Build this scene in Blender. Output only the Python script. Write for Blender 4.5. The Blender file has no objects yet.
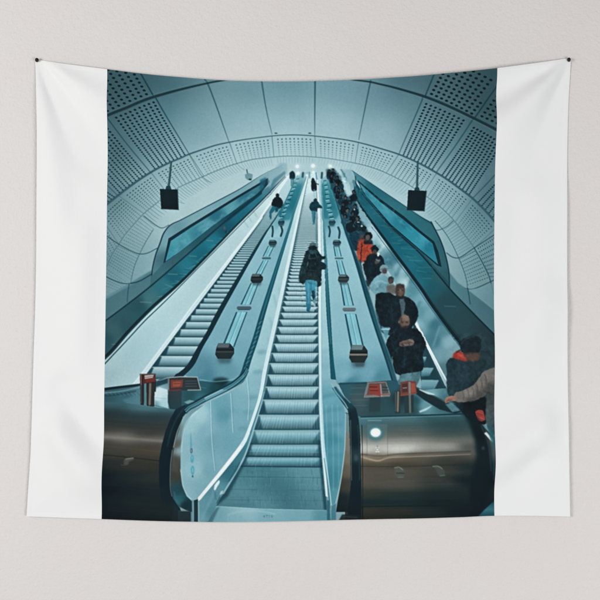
# A printed tapestry pinned to a painted wall (Blender 4.5)
# fold depth, print calibration, print look, wall paint, lamps
FA = 6.5; LK = .95
SAT = .78; BLU = .86; CL1 = .52; CL2 = .16; CON = .065; TOE = .45; VIG = .20
WALL_A = (.716, .678, .659, 1); WALL_B = (.713, .690, .672, 1)
KEY_LOC = (-3.2, -3.1, 1.85); KEY_W = 104; FILL_LOC = (2.6, -3.8, .4); FILL_W = 108; WORLD = .28; EXPO = 0.0
# ---------------------------------------------------------------- the printed picture
# The print on the cloth is a flat dye pattern. It is drawn here shape by shape (polygons,
# strokes, dots, gradients) and stored on the cloth's own mesh as a colour attribute.
import numpy as np
S = 4                                    # drawing samples per unit
PX0, PY0, PX1, PY1 = 96, 62, 502, 528    # drawing area
W, H = (PX1-PX0)*S, (PY1-PY0)*S
IMG = np.zeros((H, W, 3), np.float32)
rng = np.random.default_rng(7)

def blur1(a, r, axis):
    if r < 0.3: return a
    k = int(np.ceil(r*2.6)); x = np.arange(-k, k+1); g = np.exp(-x*x/(2*r*r)); g /= g.sum()
    pad = [(0, 0)]*a.ndim; pad[axis] = (k, k); p = np.pad(a, pad, mode='edge'); out = np.zeros_like(a)
    n = a.shape[axis]
    for i, w in enumerate(g):
        sl = [slice(None)]*a.ndim; sl[axis] = slice(i, i+n); out += np.float32(w)*p[tuple(sl)]
    return out
def blur2(a, r): return blur1(blur1(a, r, 0), r, 1)
def bbox(xs, ys, m):
    x0 = max(0, int((min(xs)-PX0-m)*S)); x1 = min(W, int((max(xs)-PX0+m)*S)+2)
    y0 = max(0, int((min(ys)-PY0-m)*S)); y1 = min(H, int((max(ys)-PY0+m)*S)+2)
    return x0, x1, y0, y1
def put(mask, b, col, alpha):
    x0, x1, y0, y1 = b
    if callable(col):
        X = (np.arange(x0, x1)+.5)/S+PX0; Y = (np.arange(y0, y1)+.5)/S+PY0
        c = col(X, Y)
    else: c = np.asarray(col, np.float32)
    m = (mask*alpha)[..., None]; v = IMG[y0:y1, x0:x1]
    IMG[y0:y1, x0:x1] = v*(1-m)+c*m
def sp(pts, n=10):
    p = np.array(pts, float)
    if len(p) < 3: return [tuple(q) for q in p]
    p = np.vstack([2*p[0]-p[1], p, 2*p[-1]-p[-2]]); out = []
    for i in range(1, len(p)-2):
        a, b_, c, d = p[i-1:i+3]
        for t in np.arange(n)/n:
            out.append(.5*(2*b_+(c-a)*t+(2*a-5*b_+4*c-d)*t*t+(3*b_-a-3*c+d)*t**3))
    out.append(p[-2]); return [tuple(q) for q in out]
def pmask(pts, b):
    x0, x1, y0, y1 = b
    X = (np.arange(x0, x1)+.5)/S+PX0; Y = (np.arange(y0, y1)+.5)/S+PY0
    m = np.zeros((y1-y0, x1-x0), bool); n = len(pts)
    for i in range(n):
        xa, ya = pts[i]; xb, yb = pts[(i+1) % n]
        if ya == yb: continue
        lo, hi = (ya, yb) if ya < yb else (yb, ya)
        r = np.nonzero((Y >= lo) & (Y < hi))[0]
        if not len(r): continue
        xi = xa+(Y[r]-ya)*(xb-xa)/(yb-ya)
        m[r[0]:r[-1]+1] ^= X[None, :] < xi[:, None]
    return m.astype(np.float32)
def poly(pts, col, a=1, bl=0, sm=False):
    if sm: pts = sp(list(pts)+[pts[0]], 6)
    b = bbox([p[0] for p in pts], [p[1] for p in pts], bl*3)
    if b[0] >= b[1] or b[2] >= b[3]: return
    m = pmask(pts, b)
    if bl: m = blur2(m, bl*S)
    put(m, b, col, a)
def line(pts, w, col, a=1, bl=0, sm=True):
    """stroke; w is one width or one per point"""
    ws = list(w) if hasattr(w, '__len__') else [w]*len(pts)
    if sm and len(pts) > 2:
        q = sp([(x, y) for x, y in pts], 6); k = np.linspace(0, len(pts)-1, len(q)); ws = np.interp(k, range(len(pts)), ws)
    else: q = pts
    b = bbox([p[0] for p in q], [p[1] for p in q], max(ws)+bl*3)
    x0, x1, y0, y1 = b
    if x0 >= x1 or y0 >= y1: return
    m = np.zeros((y1-y0, x1-x0), np.float32)
    for i in range(len(q)-1):
        (xa, ya), (xb, yb) = q[i], q[i+1]; wm = max(ws[i], ws[i+1])
        c = bbox([xa, xb], [ya, yb], wm+.5)
        cx0, cx1, cy0, cy1 = max(c[0], x0), min(c[1], x1), max(c[2], y0), min(c[3], y1)
        if cx0 >= cx1 or cy0 >= cy1: continue
        X = ((np.arange(cx0, cx1)+.5)/S+PX0)[None, :]; Y = ((np.arange(cy0, cy1)+.5)/S+PY0)[:, None]
        dx, dy = xb-xa, yb-ya; L = dx*dx+dy*dy+1e-9
        t = np.clip(((X-xa)*dx+(Y-ya)*dy)/L, 0, 1)
        d = np.hypot(X-xa-t*dx, Y-ya-t*dy); ww = (ws[i]+(ws[i+1]-ws[i])*t)/2
        v = np.clip((ww-d)*S+.5, 0, 1)*np.minimum(1, ww*2*S)
        sub = m[cy0-y0:cy1-y0, cx0-x0:cx1-x0]; np.maximum(sub, v, out=sub)
    if bl: m = blur2(m, bl*S)
    put(m, b, col, a)
def ell(cx, cy, rx, ry, col, a=1, bl=0, rot=0):
    r = max(rx, ry); b = bbox([cx-r, cx+r], [cy-r, cy+r], bl*3+.5)
    x0, x1, y0, y1 = b
    if x0 >= x1 or y0 >= y1: return
    X = ((np.arange(x0, x1)+.5)/S+PX0)[None, :]-cx; Y = ((np.arange(y0, y1)+.5)/S+PY0)[:, None]-cy
    if rot: c, s = np.cos(rot), np.sin(rot); X, Y = X*c+Y*s, -X*s+Y*c
    d = np.sqrt((X/rx)**2+(Y/ry)**2)
    m = np.clip((1-d)*min(rx, ry)*S+.5, 0, 1).astype(np.float32)
    if bl: m = blur2(m, bl*S)
    put(m, b, col, a)
def idw(pts, p=3.0, sx=1.0, sy=1.0, sm=0):
    """smooth colour field through (x, y, rgb) samples"""
    P = np.array([(q[0], q[1]) for q in pts], float); C = np.array([q[2] for q in pts], float)
    def f(X, Y):
        cx = np.arange(X[0]-2, X[-1]+3, 2.0); cy = np.arange(Y[0]-2, Y[-1]+3, 2.0)
        GX, GY = np.meshgrid(cx, cy); num = np.zeros(GX.shape+(3,)); den = np.zeros(GX.shape)
        for (px, py), c in zip(P, C):
            w = 1/((((GX-px)*sx)**2+((GY-py)*sy)**2)+4)**(p/2); den += w; num += w[..., None]*c
        g = num/den[..., None]
        if sm: g = blur2(g.astype(np.float32), sm/2)
        i = np.clip(((X-cx[0])/2), 0, len(cx)-1.001); j = np.clip(((Y-cy[0])/2), 0, len(cy)-1.001)
        i0 = i.astype(int); j0 = j.astype(int); fi = (i-i0)[None, :, None]; fj = (j-j0)[:, None, None]
        A = g[j0][:, i0]*(1-fi)+g[j0][:, i0+1]*fi; B = g[j0+1][:, i0]*(1-fi)+g[j0+1][:, i0+1]*fi
        return (A*(1-fj)+B*fj).astype(np.float32)
    return f
def lin(xa, ya, xb, yb, stops):
    """colour ramp along the direction a -> b; stops = [(t, rgb), ...]"""
    ts = [s[0] for s in stops]; cs = np.array([s[1] for s in stops], float)
    def f(X, Y):
        dx, dy = xb-xa, yb-ya
        t = ((X[None, :]-xa)*dx+(Y[:, None]-ya)*dy)/(dx*dx+dy*dy)
        return np.stack([np.interp(t, ts, cs[:, k]) for k in range(3)], -1).astype(np.float32)
    return f
def T(ox, oy, *xy): return [(ox+xy[i]/7.5, oy+xy[i+1]/7.5) for i in range(0, len(xy), 2)]
def along(pts, t):
    p = np.array(pts, float); d = np.r_[0, np.cumsum(np.hypot(*np.diff(p, axis=0).T))]; d /= d[-1]
    return np.stack([np.interp(t, d, p[:, 0]), np.interp(t, d, p[:, 1])], -1)
def at_y(pts, y):
    p = sorted(pts, key=lambda q: q[1]); return float(np.interp(y, [q[1] for q in p], [q[0] for q in p]))

# ---- ceiling vault
def c3(r, g, b_): return (r, g, b_)
ceil = [(112,80,(62,104,114)),(112,110,(66,110,120)),(130,90,(70,113,123)),(145,80,(62,108,120)),(170,85,(70,120,133)),(195,82,(88,136,149)),
 (115,150,(74,120,131)),(130,125,(82,128,140)),(150,140,(98,146,158)),(165,110,(82,137,152)),(190,120,(116,164,177)),(185,145,(128,172,184)),
 (215,90,(112,157,170)),(220,120,(130,174,186)),(250,90,(108,156,169)),(255,125,(142,185,195)),(290,84,(100,152,166)),(290,106,(124,170,183)),
 (290,130,(152,192,201)),(340,90,(112,160,175)),(335,125,(150,190,200)),(380,95,(106,153,168)),(385,130,(140,182,194)),(410,100,(98,147,161)),
 (400,82,(76,122,135)),(425,82,(74,120,132)),(440,90,(74,115,124)),(470,90,(66,107,115)),(490,80,(56,96,105)),(490,110,(58,101,110)),(450,120,(82,128,139)),
 (430,140,(106,154,166)),(480,150,(74,120,131)),(460,165,(106,153,165)),(490,200,(72,117,128)),(475,215,(102,150,161)),(450,195,(138,180,190)),
 (430,185,(146,186,195)),(112,195,(88,133,144)),(130,200,(120,164,173)),(150,190,(140,182,189)),(170,180,(146,187,194)),(200,165,(154,192,199)),
 (240,155,(164,199,205)),(290,150,(168,203,209)),(340,155,(163,199,206)),(390,170,(153,191,200)),(200,195,(170,201,206)),(230,180,(170,202,206)),
 (150,225,(145,184,190)),(130,240,(128,170,177)),(112,260,(106,151,160)),(140,265,(122,166,175)),(115,290,(116,160,169)),(165,215,(164,198,203)),
 (470,240,(122,167,176)),(485,260,(106,151,160)),(455,245,(138,180,188)),(480,300,(116,159,168)),(450,265,(126,168,177)),(400,190,(160,198,205)),
 (370,180,(164,200,206)),(440,215,(146,187,195)),(300,165,(160,196,203)),(260,170,(166,200,206)),(320,172,(150,190,198))]
poly([(90,50),(510,50),(510,540),(90,540)], idw([(x, y, (c[0]+6, c[1], c[2]-2)) for x, y, c in ceil], 3.0, sm=9))
A = sp([(96,121.5),(108,115.7),(127,107.8),(140,102),(154,97),(180,89.8),(206.7,83.6),(222,80.8),(240,78.5),(290,76),(340,78.2),(354,80.2),(369,82),(380,84.4),(395,88),(420,95.3),(436,101.2),(453,108.6),(473,118.5),(494,130),(504,136)])
B = sp([(88,223),(98,213),(108,203.7),(117.3,196.3),(126.7,189),(138.7,180.3),(150.7,172.6),(160,167.4),(170.7,162.3),(180,158.5),(189.3,154.3),(206.7,148.3),(217.3,145),(230,142.3),(244,139.8),(260,137.6),(276,135.8),(293,135.1),(309,135.7),(321,136.9),(340,139.2),(353,141.4),(366.7,144.7),(380,148.6),(398.7,154.5),(417.3,162.6),(433,171),(446.7,179.4),(460,189),(473,199),(486.7,212.5),(494,221),(504,233)])
C = sp([(100,279),(107,266),(112,255),(119,244.3),(125,235),(134,224.5),(144,213.7),(157,203),(168,194),(180,187),(204,176.3),(226.7,167),(246.7,161),(260,158.6),(286.7,156.3),(316,157.3),(340,160.5),(365,165.7),(384,172.3),(404,182.3),(414.7,189),(426.7,197),(438.7,206),(453,219.7),(465,235.7),(474,248),(482.7,263.7),(489,278),(493,293)])
DL = sp([(212,183),(196,192),(183,201),(170,212),(157,225),(150.7,234),(145,243.7),(140,253.7),(134.7,266),(131,282)])
DR = sp([(396,190),(412,201),(427,213),(442,229),(450.7,242),(458,257),(464,271.7),(466.7,282),(467,288)])
def yof(arc):
    p = np.array(arc); o = np.argsort(p[:, 0]); return lambda x: np.interp(x, p[o, 0], p[o, 1])
def panel_dots(top, bot, sl, sr, nu, nv, k, r0, r1, asp, col0, col1, mu=(.09,.09), mv=(.06,.05), a0=1, a1=1, yaw=None):
    """rows of punched holes across one ceiling panel bounded by two arcs and two seams"""
    ft, fb = yof(top), yof(bot); sl = np.array(sl, float); sr = np.array(sr, float)
    for j in range(nv):
        t = mv[0]+(1-mv[0]-mv[1])*j/max(1, nv-1); v = t*(1+k)/(1+k*t)
        L = along(sl, [v])[0]; R = along(sr, [v])[0]
        for i in range(nu):
            u = mu[0]+(1-mu[0]-mu[1])*i/max(1, nu-1)
            tx = sl[0][0]+(sr[0][0]-sl[0][0])*u; bx = sl[-1][0]+(sr[-1][0]-sl[-1][0])*u
            P = np.array([(1-v)*tx+v*bx, (1-v)*ft(tx)+v*fb(bx)])+(1-u)*L+u*R
            P -= (1-u)*((1-v)*sl[0]+v*sl[-1])+u*((1-v)*sr[0]+v*sr[-1])
            r = r0+(r1-r0)*v; d = (sr[0]-sl[0])*(1-v)+(sr[-1]-sl[-1])*v
            c = tuple(np.array(col0)*(1-v)+np.array(col1)*v)
            ell(P[0], P[1], r*.93, r*asp*.96, c, a0+(a1-a0)*v, 0, yaw if yaw is not None else np.arctan2(d[1], d[0]))
Z0, Z1, Z2 = (18,46,56), (34,76,90), (66,114,127)
tl_top = [(90,58),(145,50)]; 
# ring above the dark rib
def lattice(p0, da, db, na, nb, gr, r, asp, rot, lim, fan=0.):
    for j in range(nb):
        f = 1+gr*j
        for i in range(na):
            x = p0[0]+da[0]*i*f+(db[0]+fan*i)*j*(1+gr*j/2); y = p0[1]+da[1]*i*f+db[1]*j*(1+gr*j/2)+.022*da[0]*i*i*np.sign(da[0])*.35
            if lim(x, y): ell(x, y, r*f**.5, r*asp*f**.5, Z0, 1, 0, rot)
lattice((146.6,94.4), (-5.5,2.15), (-2.3,-3.75), 9, 9, .018, 1.55, .68, .15, lambda x, y: y > 60)
lattice((431.4,94.2), (5.0,2.15), (2.15,-3.85), 14, 9, .02, 1.6, .70, .25, lambda x, y: x < 494.5-(y-86)*.667-2.6)
lattice((481.5,116.8), (4.9,2.4), (3.0,-3.9), 5, 10, .02, 1.6, .70, .35, lambda x, y: x > 497.5-(y-86)*.667+2.2)
# ring between the two ribs
L1 = [(156,98.5),(166.7,117),(180,139),(189.3,154.3)]; L0 = [(107,117.5),(126.7,143.7),(150.7,172.6)]
L6 = [(422.7,97),(420,105),(402.7,144.7),(398.7,154.5)]; L7 = [(473,119),(456,144.7),(436.5,172)]; L8 = [(508,157),(494,175.7),(472.5,198.5)]
panel_dots(A, B, L0, L1, 9, 23, .5, 1.5, .98, .7, Z0, Z1, (.13,.10), (.055,.035), yaw=.2)
panel_dots(A, B, L6, L7, 9, 23, .5, 1.5, .95, .7, Z0, Z1, (.11,.13), (.07,.035), yaw=-.15)
panel_dots(A, B, L7, L8, 9, 23, .5, 1.5, 1.0, .7, Z0, Z1, (.14,.11), (.09,.035), yaw=-.2)
panel_dots([(440,138),(560,178)], B, L8, [(545,200),(510,240)], 9, 19, .4, 1.4, 1.0, .66, Z0, Z1, (.13,.10), (.07,.04), yaw=-.25)
panel_dots([(60,150),(108,118)], B, [(70,146),(118,196)], L0, 9, 21, .4, 1.45, 1.05, .66, Z0, Z1, (.08,.13), (.05,.035), yaw=.3)
panel_dots([(60,160),(90,180)], B, [(60,190),(96,215)], [(70,146),(118,196)], 7, 18, .4, 1.3, 1.0, .66, Z0, Z1, (.08,.12), (.05,.04), yaw=.4)
# ring below the second rib
ring3 = [((98,213),(119,244.3)),((119,196),(144,213.7)),((151,172.5),(168,194)),((189.5,154.3),(204,176.3)),((229.5,142.3),(237,164)),((272,136.2),(274,157.4)),((314.8,136.3),(316,157.3)),((358.5,142.5),(355,163)),((398.7,154.5),(386,173.3)),((437,172.5),(423,194)),((472.5,198.5),(455,222)),((498,226),(474,248))]
for n, (l, r) in enumerate(zip(ring3[:-1], ring3[1:])):
    top = n in (4,5,6); nv = 8 if 3 <= n <= 7 else 11
    panel_dots(B, C, l, r, 9, nv, .5, (1.0 if 3 <= n <= 7 else 1.05), (.62 if 3 <= n <= 7 else .7), (.62 if not top else 1.0), (40,84,97) if not top else (78,120,132), Z2 if not top else (120,160,170), (.13,.11), (.13,.06), .95, .55, yaw=(None if not top else 0))
panel_dots([(70,250),(98,213)], [(90,290),(119,244)], [(85,232),(102,270)], [(98,213),(119,244.3)], 7, 12, .4, 1.0, .8, .62, (40,84,97), Z2, (.1,.12), (.1,.06), .9, .6)
# faint rows of the last ring
def faint(l0, l1, r0, r1, nu, nv, a, rr=.75, asp=.6, tone=(78,124,137)):
    for i in range(nu):
        for j in range(nv):
            u, v = (i+.8)/(nu+.6), (j+.7)/(nv+.4)
            P = (np.array(l0)*(1-v)+np.array(l1)*v)*(1-u)+(np.array(r0)*(1-v)+np.array(r1)*v)*u
            d = np.array(l1)-np.array(l0)
            ell(P[0], P[1], rr, rr*asp, tone, a*(1-.45*v), 0, np.arctan2(d[1], d[0]))
faint((107,266),(131,282),(119,244.3),(140,253.7), 9, 11, .8); faint((119,244.3),(140,253.7),(144,213.7),(157,225), 11, 9, .6, .9, .45)
faint((95,285),(118,292),(107,266),(128,281), 6, 10, .7)
faint((475.5,247),(490,279),(495,234),(503,280), 9, 9, .85, .9, .62, (52,96,108))
faint((474,248),(458,257),(490,280),(467,288), 9, 9, .85, .85, .58, (60,104,116)); faint((453,220),(442,229),(474,248),(458,257), 11, 9, .5, .9, .45)
def streaks(p, q, dl, n, w, a, tone=(96,140,152)):
    for i in range(n):
        t = (i+.5)/n; x, y = p[0]+(q[0]-p[0])*t, p[1]+(q[1]-p[1])*t
        d0, d1 = dl; dx, dy = d0[0]+(d1[0]-d0[0])*t, d0[1]+(d1[1]-d0[1])*t
        line([(x,y),(x+dx*.55,y+dy*.6),(x+dx,y+dy)], [w,w,.3], tone, a, .12)
streaks((144,214),(167,195), ((11,9),(13,7)), 9, .7, .6); streaks((169,193.5),(203,177), ((12,9),(9,7)), 13, .7, .5); streaks((205,176),(236,164), ((9,7),(6,7)), 12, .6, .4)
streaks((240,163),(272,158), ((5,7),(2,8)), 12, .6, .3); streaks((276,157.5),(314,158), ((.5,6),(-.5,6)), 13, .6, .3); streaks((318,158),(354,164), ((-1,6),(-4,7)), 12, .6, .25)
streaks((357,165),(385,174), ((-4,7),(-7,8)), 11, .6, .3); streaks((388,175),(424,196), ((-7,8),(-9,7)), 13, .6, .4); streaks((427,199),(453,221), ((-9,7),(-11,8)), 11, .7, .5)
# seams and ribs
dk, dk2 = (30,62,72), (52,96,108)
for q, w, c, a in [([(139,70.5),(153.3,95.7)], 1.5, dk, .85), (L1, [1.6,1.2,.9,.7], (32,76,92), .9), (L0, [1.3,1.1,.9], (36,82,95), .85),
    ([(204.5,79),(208.3,85),(216,105),(224,127.7),(229,142)], [1.6,1.9,1.5,.9,.6], (52,98,110), .9), ([(261.5,80),(266,108),(272,134.5)], [2,1.2,.5], (58,108,122), .95),
    ([(315.1,80),(314.8,110),(314.7,135)], [2.2,1.3,.5], (52,100,113), .95), ([(370.6,81),(364.3,111.7),(358.7,140)], [2,1.3,.6], (56,104,118), .9), ([(434,74.5),(425.3,95.7)], 1.6, (34,78,92), .9),
    (L6, [1.6,1.4,.9,.7], (40,90,105), .9), ([(497,86),(474.5,118)], 1.5, (30,68,80), .9), (L7, [1.6,1.3,1], (40,88,102), .9), (L8, [1.3,1.3,1], (42,90,103), .85),
    ([(107,185),(118,195.7)], 1, (46,92,104), .8)]:
    line(q, [x*.85 for x in w] if hasattr(w, '__len__') else w*.85, c, a*.92, .3)
for l, r in ring3: line([l, r], [.9,.6], (84,130,142), .75, .2, False)
rail = []
line(A, np.interp([p[0] for p in A], [96,150,205,235,350,390,430,505], [3.1,3.0,1.8,1.3,1.2,1.9,2.7,3.0]), (34,64,70), .92, .35, False)
line([(x,y-1.9) for x,y in A if x<215], 1, (96,140,150), .5, .3, False); line([(x,y+2.1) for x,y in A if x>385], 1, (100,140,148), .45, .3, False)
line(B, np.interp([p[0] for p in B], [98,150,190,250,330,380,430,500], [2.5,2.1,1.5,.9,.9,1.2,1.8,2.3]), (62,104,116), .95, .25, False)
line(C, .75, (78,122,134), .8, .2, False)
line(DL[45:], .7, (70,114,126), .8, .2, False); line(DR[25:], .7, (60,106,118), .85, .2, False)
ell(276,133.4,1.5,.6,(40,78,88),.9,.2); ell(309.8,133.4,1.5,.6,(40,78,88),.9,.2)
# curved panel ends down the sides
for q, w, a in [([(107,236),(119,244.3),(132,251.3),(140,254),(148,253),(157.3,248.3)], 1.0, .9), ([(144,216),(157,226),(163,228),(169,225)], .9, .85), ([(106,276.5),(113,280),(122.7,283.3),(130.7,283.4),(140,281),(152,274)], 1.1, .9),
   ([(168,194),(176,200.5),(184.5,203.7)], .6, .45), ([(189.5,155),(195,165),(201,175),(207,180.5),(212,183)], [.5,.6,.7,.8,.5], .6), ([(237,163.5),(240,167),(244.5,170)], .6, .4),
   ([(453,221),(446,227),(437.5,230.3),(433,228)], .9, .8), ([(494,235),(474,248),(464,255),(458,258),(452,257),(446.5,253)], 1.1, .9), ([(494,280),(477,287.7),(468.7,289.2),(458.7,286),(450,279.7)], 1.2, .9)]:
    line(q, [x*.85 for x in w] if hasattr(w, '__len__') else w*.8, (44,82,94), a*.92, .25)
line([(474,248),(483,264),(489.5,278),(494,296)], .9, (48,90,102), .8, .2)

# ---- left wall, advertising screen, deck
poly([(106,296),(128,284),(152,270),(153,288),(127,306),(106,322)], lin(106,290,150,300,[(0,(108,152,162)),(1,(82,128,138))]), 1, .5)
poly([(104,300),(128,287),(152,272),(156,262),(164,262),(180,250),(180,262),(151,286),(126,306),(104,322)], (74,118,128), .75, .6)
F = [(181,220),(170.7,225),(164,233),(160,243.7),(156,254),(153,266),(152,274),(151.3,286)]
poly(F+[(180,262),(264,192),(276,178),(284,168),(281,166),(262,176),(240,189),(220,199.7)], idw([(165,240,(112,160,170)),(155,275,(80,128,138)),(200,214,(120,165,174)),(230,200,(112,162,172)),(262,180,(122,166,176)),(180,255,(66,112,122)),(170,262,(62,108,118))]), 1)
line(F, [.7,1,1.3,1.3,1.2,1.1,1.1,1.1], (30,66,76), .95, .2); line([(283,165),(262,175.3),(240,189),(220,199.7),(181,220)], [.3,.5,.8,1,1], (38,84,98), .9, .2)
line([(130.7,283.4),(140,281),(152,274)], 1.1, (34,72,84), .85, .2); line([(129.3,283.5),(128,293),(127.4,302)], 1, (48,92,102), .8, .2)
# screen: frame then picture
poly([(168.6,238.5),(191,224.3),(237,196.2),(262,181.5),(268,178),(270,182),(262,192),(216,225),(180,253.5),(163.5,263.3)], (26,62,74))
scr = [(171,241),(192,227),(237,199),(262,184),(264,187),(258,193),(212,226.3),(180,251.7),(165.6,261.5)]
poly(scr, idw([(170,250,(52,142,158)),(175,242,(72,152,166)),(185,240,(82,157,170)),(195,236,(56,132,148)),(205,225,(82,152,166)),(215,215,(42,112,130)),(230,205,(82,152,164)),(245,197,(48,117,134)),(258,188,(62,127,140)),(182,247,(64,142,156))]))
for k in range(46):
    t = rng.random(); x = 168+t*90; y = 254-t*62+rng.normal(0, 3*(1-t)+1)
    line([(x,y),(x+rng.normal(3,1.5),y-rng.normal(2.5,2)),(x+rng.normal(6,2),y-rng.normal(4,2.5))], rng.uniform(.5,1.3), [(104,174,188),(126,186,196),(22,98,120),(28,110,132)][k % 4], .34, .7)
msk = [(150.5,287),(180,262.5),(220,226.5),(262,190),(262,194.5),(220,230),(180,265.5),(150,292)]
# deck between wall and hand rail
LH = [(105,357.7),(113,349.7),(126.7,333.7),(140,319.7),(155,305),(180,283),(208,255),(237,225),(260,202.5),(272,190),(285,176.5)]
poly([(104,322),(126,306),(151,286.5),(180,262),(220,226.5),(262,191.5),(287,171)]+LH[::-1]+[(104,359)], idw([(108,340,(50,92,100)),(125,325,(50,92,100)),(115,330,(62,104,110)),(120,345,(70,112,118)),(140,305,(44,88,96)),(150,300,(66,118,126)),(165,285,(46,116,128)),(172,276,(30,100,114)),(190,268,(36,120,136)),(200,255,(24,106,122)),(215,245,(30,122,140)),(225,228,(20,92,108)),(240,212,(28,110,128)),(255,203,(40,122,140)),(268,188,(70,130,145)),(280,178,(130,170,180))]))
poly([(180,251.9),(212,226.5),(262,190.5),(262,194),(220,228),(180,262),(150,287),(151.5,276),(164,263)], idw([(155,278,(64,110,120)),(180,257,(54,100,111)),(205,238,(40,92,105)),(240,210,(22,76,90))]))
line([(104,322),(126,305.5),(151,286),(180,261),(220,226),(262,191.5)], [1.4,1.4,1.5,1.3,1.2,.8], (24,58,68), .95, .25)
for k in range(40):
    t = k/39; x = 158+t*100; y = 298-t*92; w = 13*(1-t)+2
    line([(x+rng.normal(0,1),y-rng.random()*8*(1-t)),(x+w*.6,y-w*.1-rng.random()*8*(1-t))], [.4,1.1*(1-t)+.4], [(110,165,174),(20,84,100),(90,150,162)][k%3], .38, .3, False)
for x, y, w in [(117,344.3,9),(146,302,11),(173,274,9),(193,256,7),(210,240.5,6)]: line([(x-w/2,y),(x+w/2,y+.4)], 1.0, (110,140,142), .55, .25, False)
line([(172.5,258),(172.8,264)], .7, (120,60,70), .5, .2, False)
ell(224.5,228,1.2,1.6,(150,84,80),.6,.4); ell(226,232,1,1.5,(20,60,70),.7,.4)
# light inner balustrade of the far-left escalator
thin = [(105,363.8),(114.5,353.6),(120.5,347.3),(131,336),(145.2,320.6),(162.3,304.2),(183,283.6),(240,225.4),(262,203.3),(286,177)]
SKL = [(128,390),(133,383.7),(142.7,371.7),(180,322.3),(193,304.7),(254.7,225),(262,214.5),(289,175.5)]
SKR = [(137,390),(140,384.5),(147.5,372.5),(184,323),(198,304.7),(257.5,225),(264,214.5),(290,176)]
RL = [(176,374),(180,371.7),(188,364),(197.3,347.7),(206.7,331.7),(220.7,305),(260,240),(270.3,225),(284,203),(293,184),(298,174)]
RR = [(172,379),(179,378),(185,375),(194.7,364.5),(202.7,348),(212,332),(226.3,305),(262.5,240.5),(271.9,225),(285.2,203),(294,184),(298.5,174)]
poly(sp(LH)+sp(SKL)[::-1]+[(104,392)], idw([(110,375,(164,200,207)),(112,366,(172,205,211)),(135,350,(166,203,209)),(125,380,(172,205,211)),(160,320,(172,205,210)),(150,345,(168,204,210)),(180,300,(172,203,207)),(205,268,(170,200,204)),(230,240,(172,202,206)),(250,222,(176,206,209)),(270,198,(186,213,215)),(284,180,(200,222,224))]))
for x, y in [(248,216),(253,211),(244,221)]: line([(x,y),(x+4,y+6)], 1.2, (120,162,172), .4, .5, False)
line(LH, [3.6,3.6,3.5,3.4,3.3,2.6,2.0,1.5,1.1,.8,.4], (22,52,60), .95, .2); line([(x+.5,y+.9) for x,y in LH], [.8,.8,.8,.8,.7,.5,.4,.3,.3,.2,.2], (52,92,100), .6, .2)
line(thin, [1.2,1.2,1.2,1.1,1.1,1,.8,.6,.5,.4], (34,74,84), .9, .2)

# ---- steps of the far-left escalator
def step_edges(y0, y1, vy, k0, dk): 
    out = []; q = k0
    while True:
        y = vy+1/q
        if y < y1: return out
        if y <= y0: out.append(y)
        q += dk
poly(sp(SKR)+sp(RL)[::-1], lin(0,385,0,175,[(0,(70,128,142)),(.35,(100,152,164)),(.7,(140,182,191)),(1,(176,207,212))]))
ed = step_edges(392, 196, 165, .0044, .000284)
for a_, b_ in zip(ed[:-1], ed[1:]):                     # a_ lower edge, b_ upper edge of one riser
    fade = float(np.clip((b_-196)/38, 0, 1)); h = a_-b_; xl0, xr0 = at_y(SKR, b_), at_y(RL, b_)+.5; xl1, xr1 = at_y(SKR, a_), at_y(RL, a_)+.5
    t = np.clip((b_-200)/180, 0, 1); f = min(1, h/3)
    li, md, dkk = np.array((178,207,212))*(1-t*.04), np.array((116,162,174)), np.array((44,92,106))
    md = md*t+np.array((150,190,198))*(1-t)
    poly([(xl0,b_),(xr0,b_+.2),(xr1,a_+.2),(xl1,a_)], lin(0,b_,0,a_,[(0,tuple(li*.62+md*.38)),(.15,tuple(li)),(.55,tuple(md)),(.86,tuple(md*.72)),(1,tuple(dkk*f+md*(1-f)))]), .95*fade)
    ww = (xr1-xl1)*.16
    poly([(xl0-.5,b_+h*.08),(xl0+ww*.35,b_+h*.1),(xl1+ww*1.25,a_-.15*h),(xl1+ww*.9,a_+.2),(xl1-1,a_)], (36,78,90), .88*f**.5*fade, .25+.12*h/6)
    poly([(xr0,b_+h*.3),(xr1+.5,a_),(xr1-ww*.45,a_)], (58,106,120), .6*f, .3)
    line([(xl1,a_),(xr1,a_+.2)], .5+.5*f, (40,84,98), (.7*f+.1)*fade, .2, False)
line(SKR[:-1], [1.2,1.2,1.2,1,1,.6,.5], (60,104,116), .6, .3)
poly(sp(SKL)+sp(SKR)[::-1], lin(140,380,260,220,[(0,(196,218,221)),(.5,(186,211,214)),(1,(206,224,226))]), 1, .15)
line([(x+.6,y-.2) for x,y in SKL], [1.2]*8, (218,232,233), .7, .3); 
# right hand rail of that escalator
poly(sp(RL)+sp(RR)[::-1], lin(180,375,296,178,[(0,(26,56,64)),(.5,(24,66,76)),(.8,(22,84,98)),(1,(60,120,134))]), 1, .2)
line([(x+.7,y) for x,y in RR[2:]], .7, (140,186,194), .5, .25)

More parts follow.
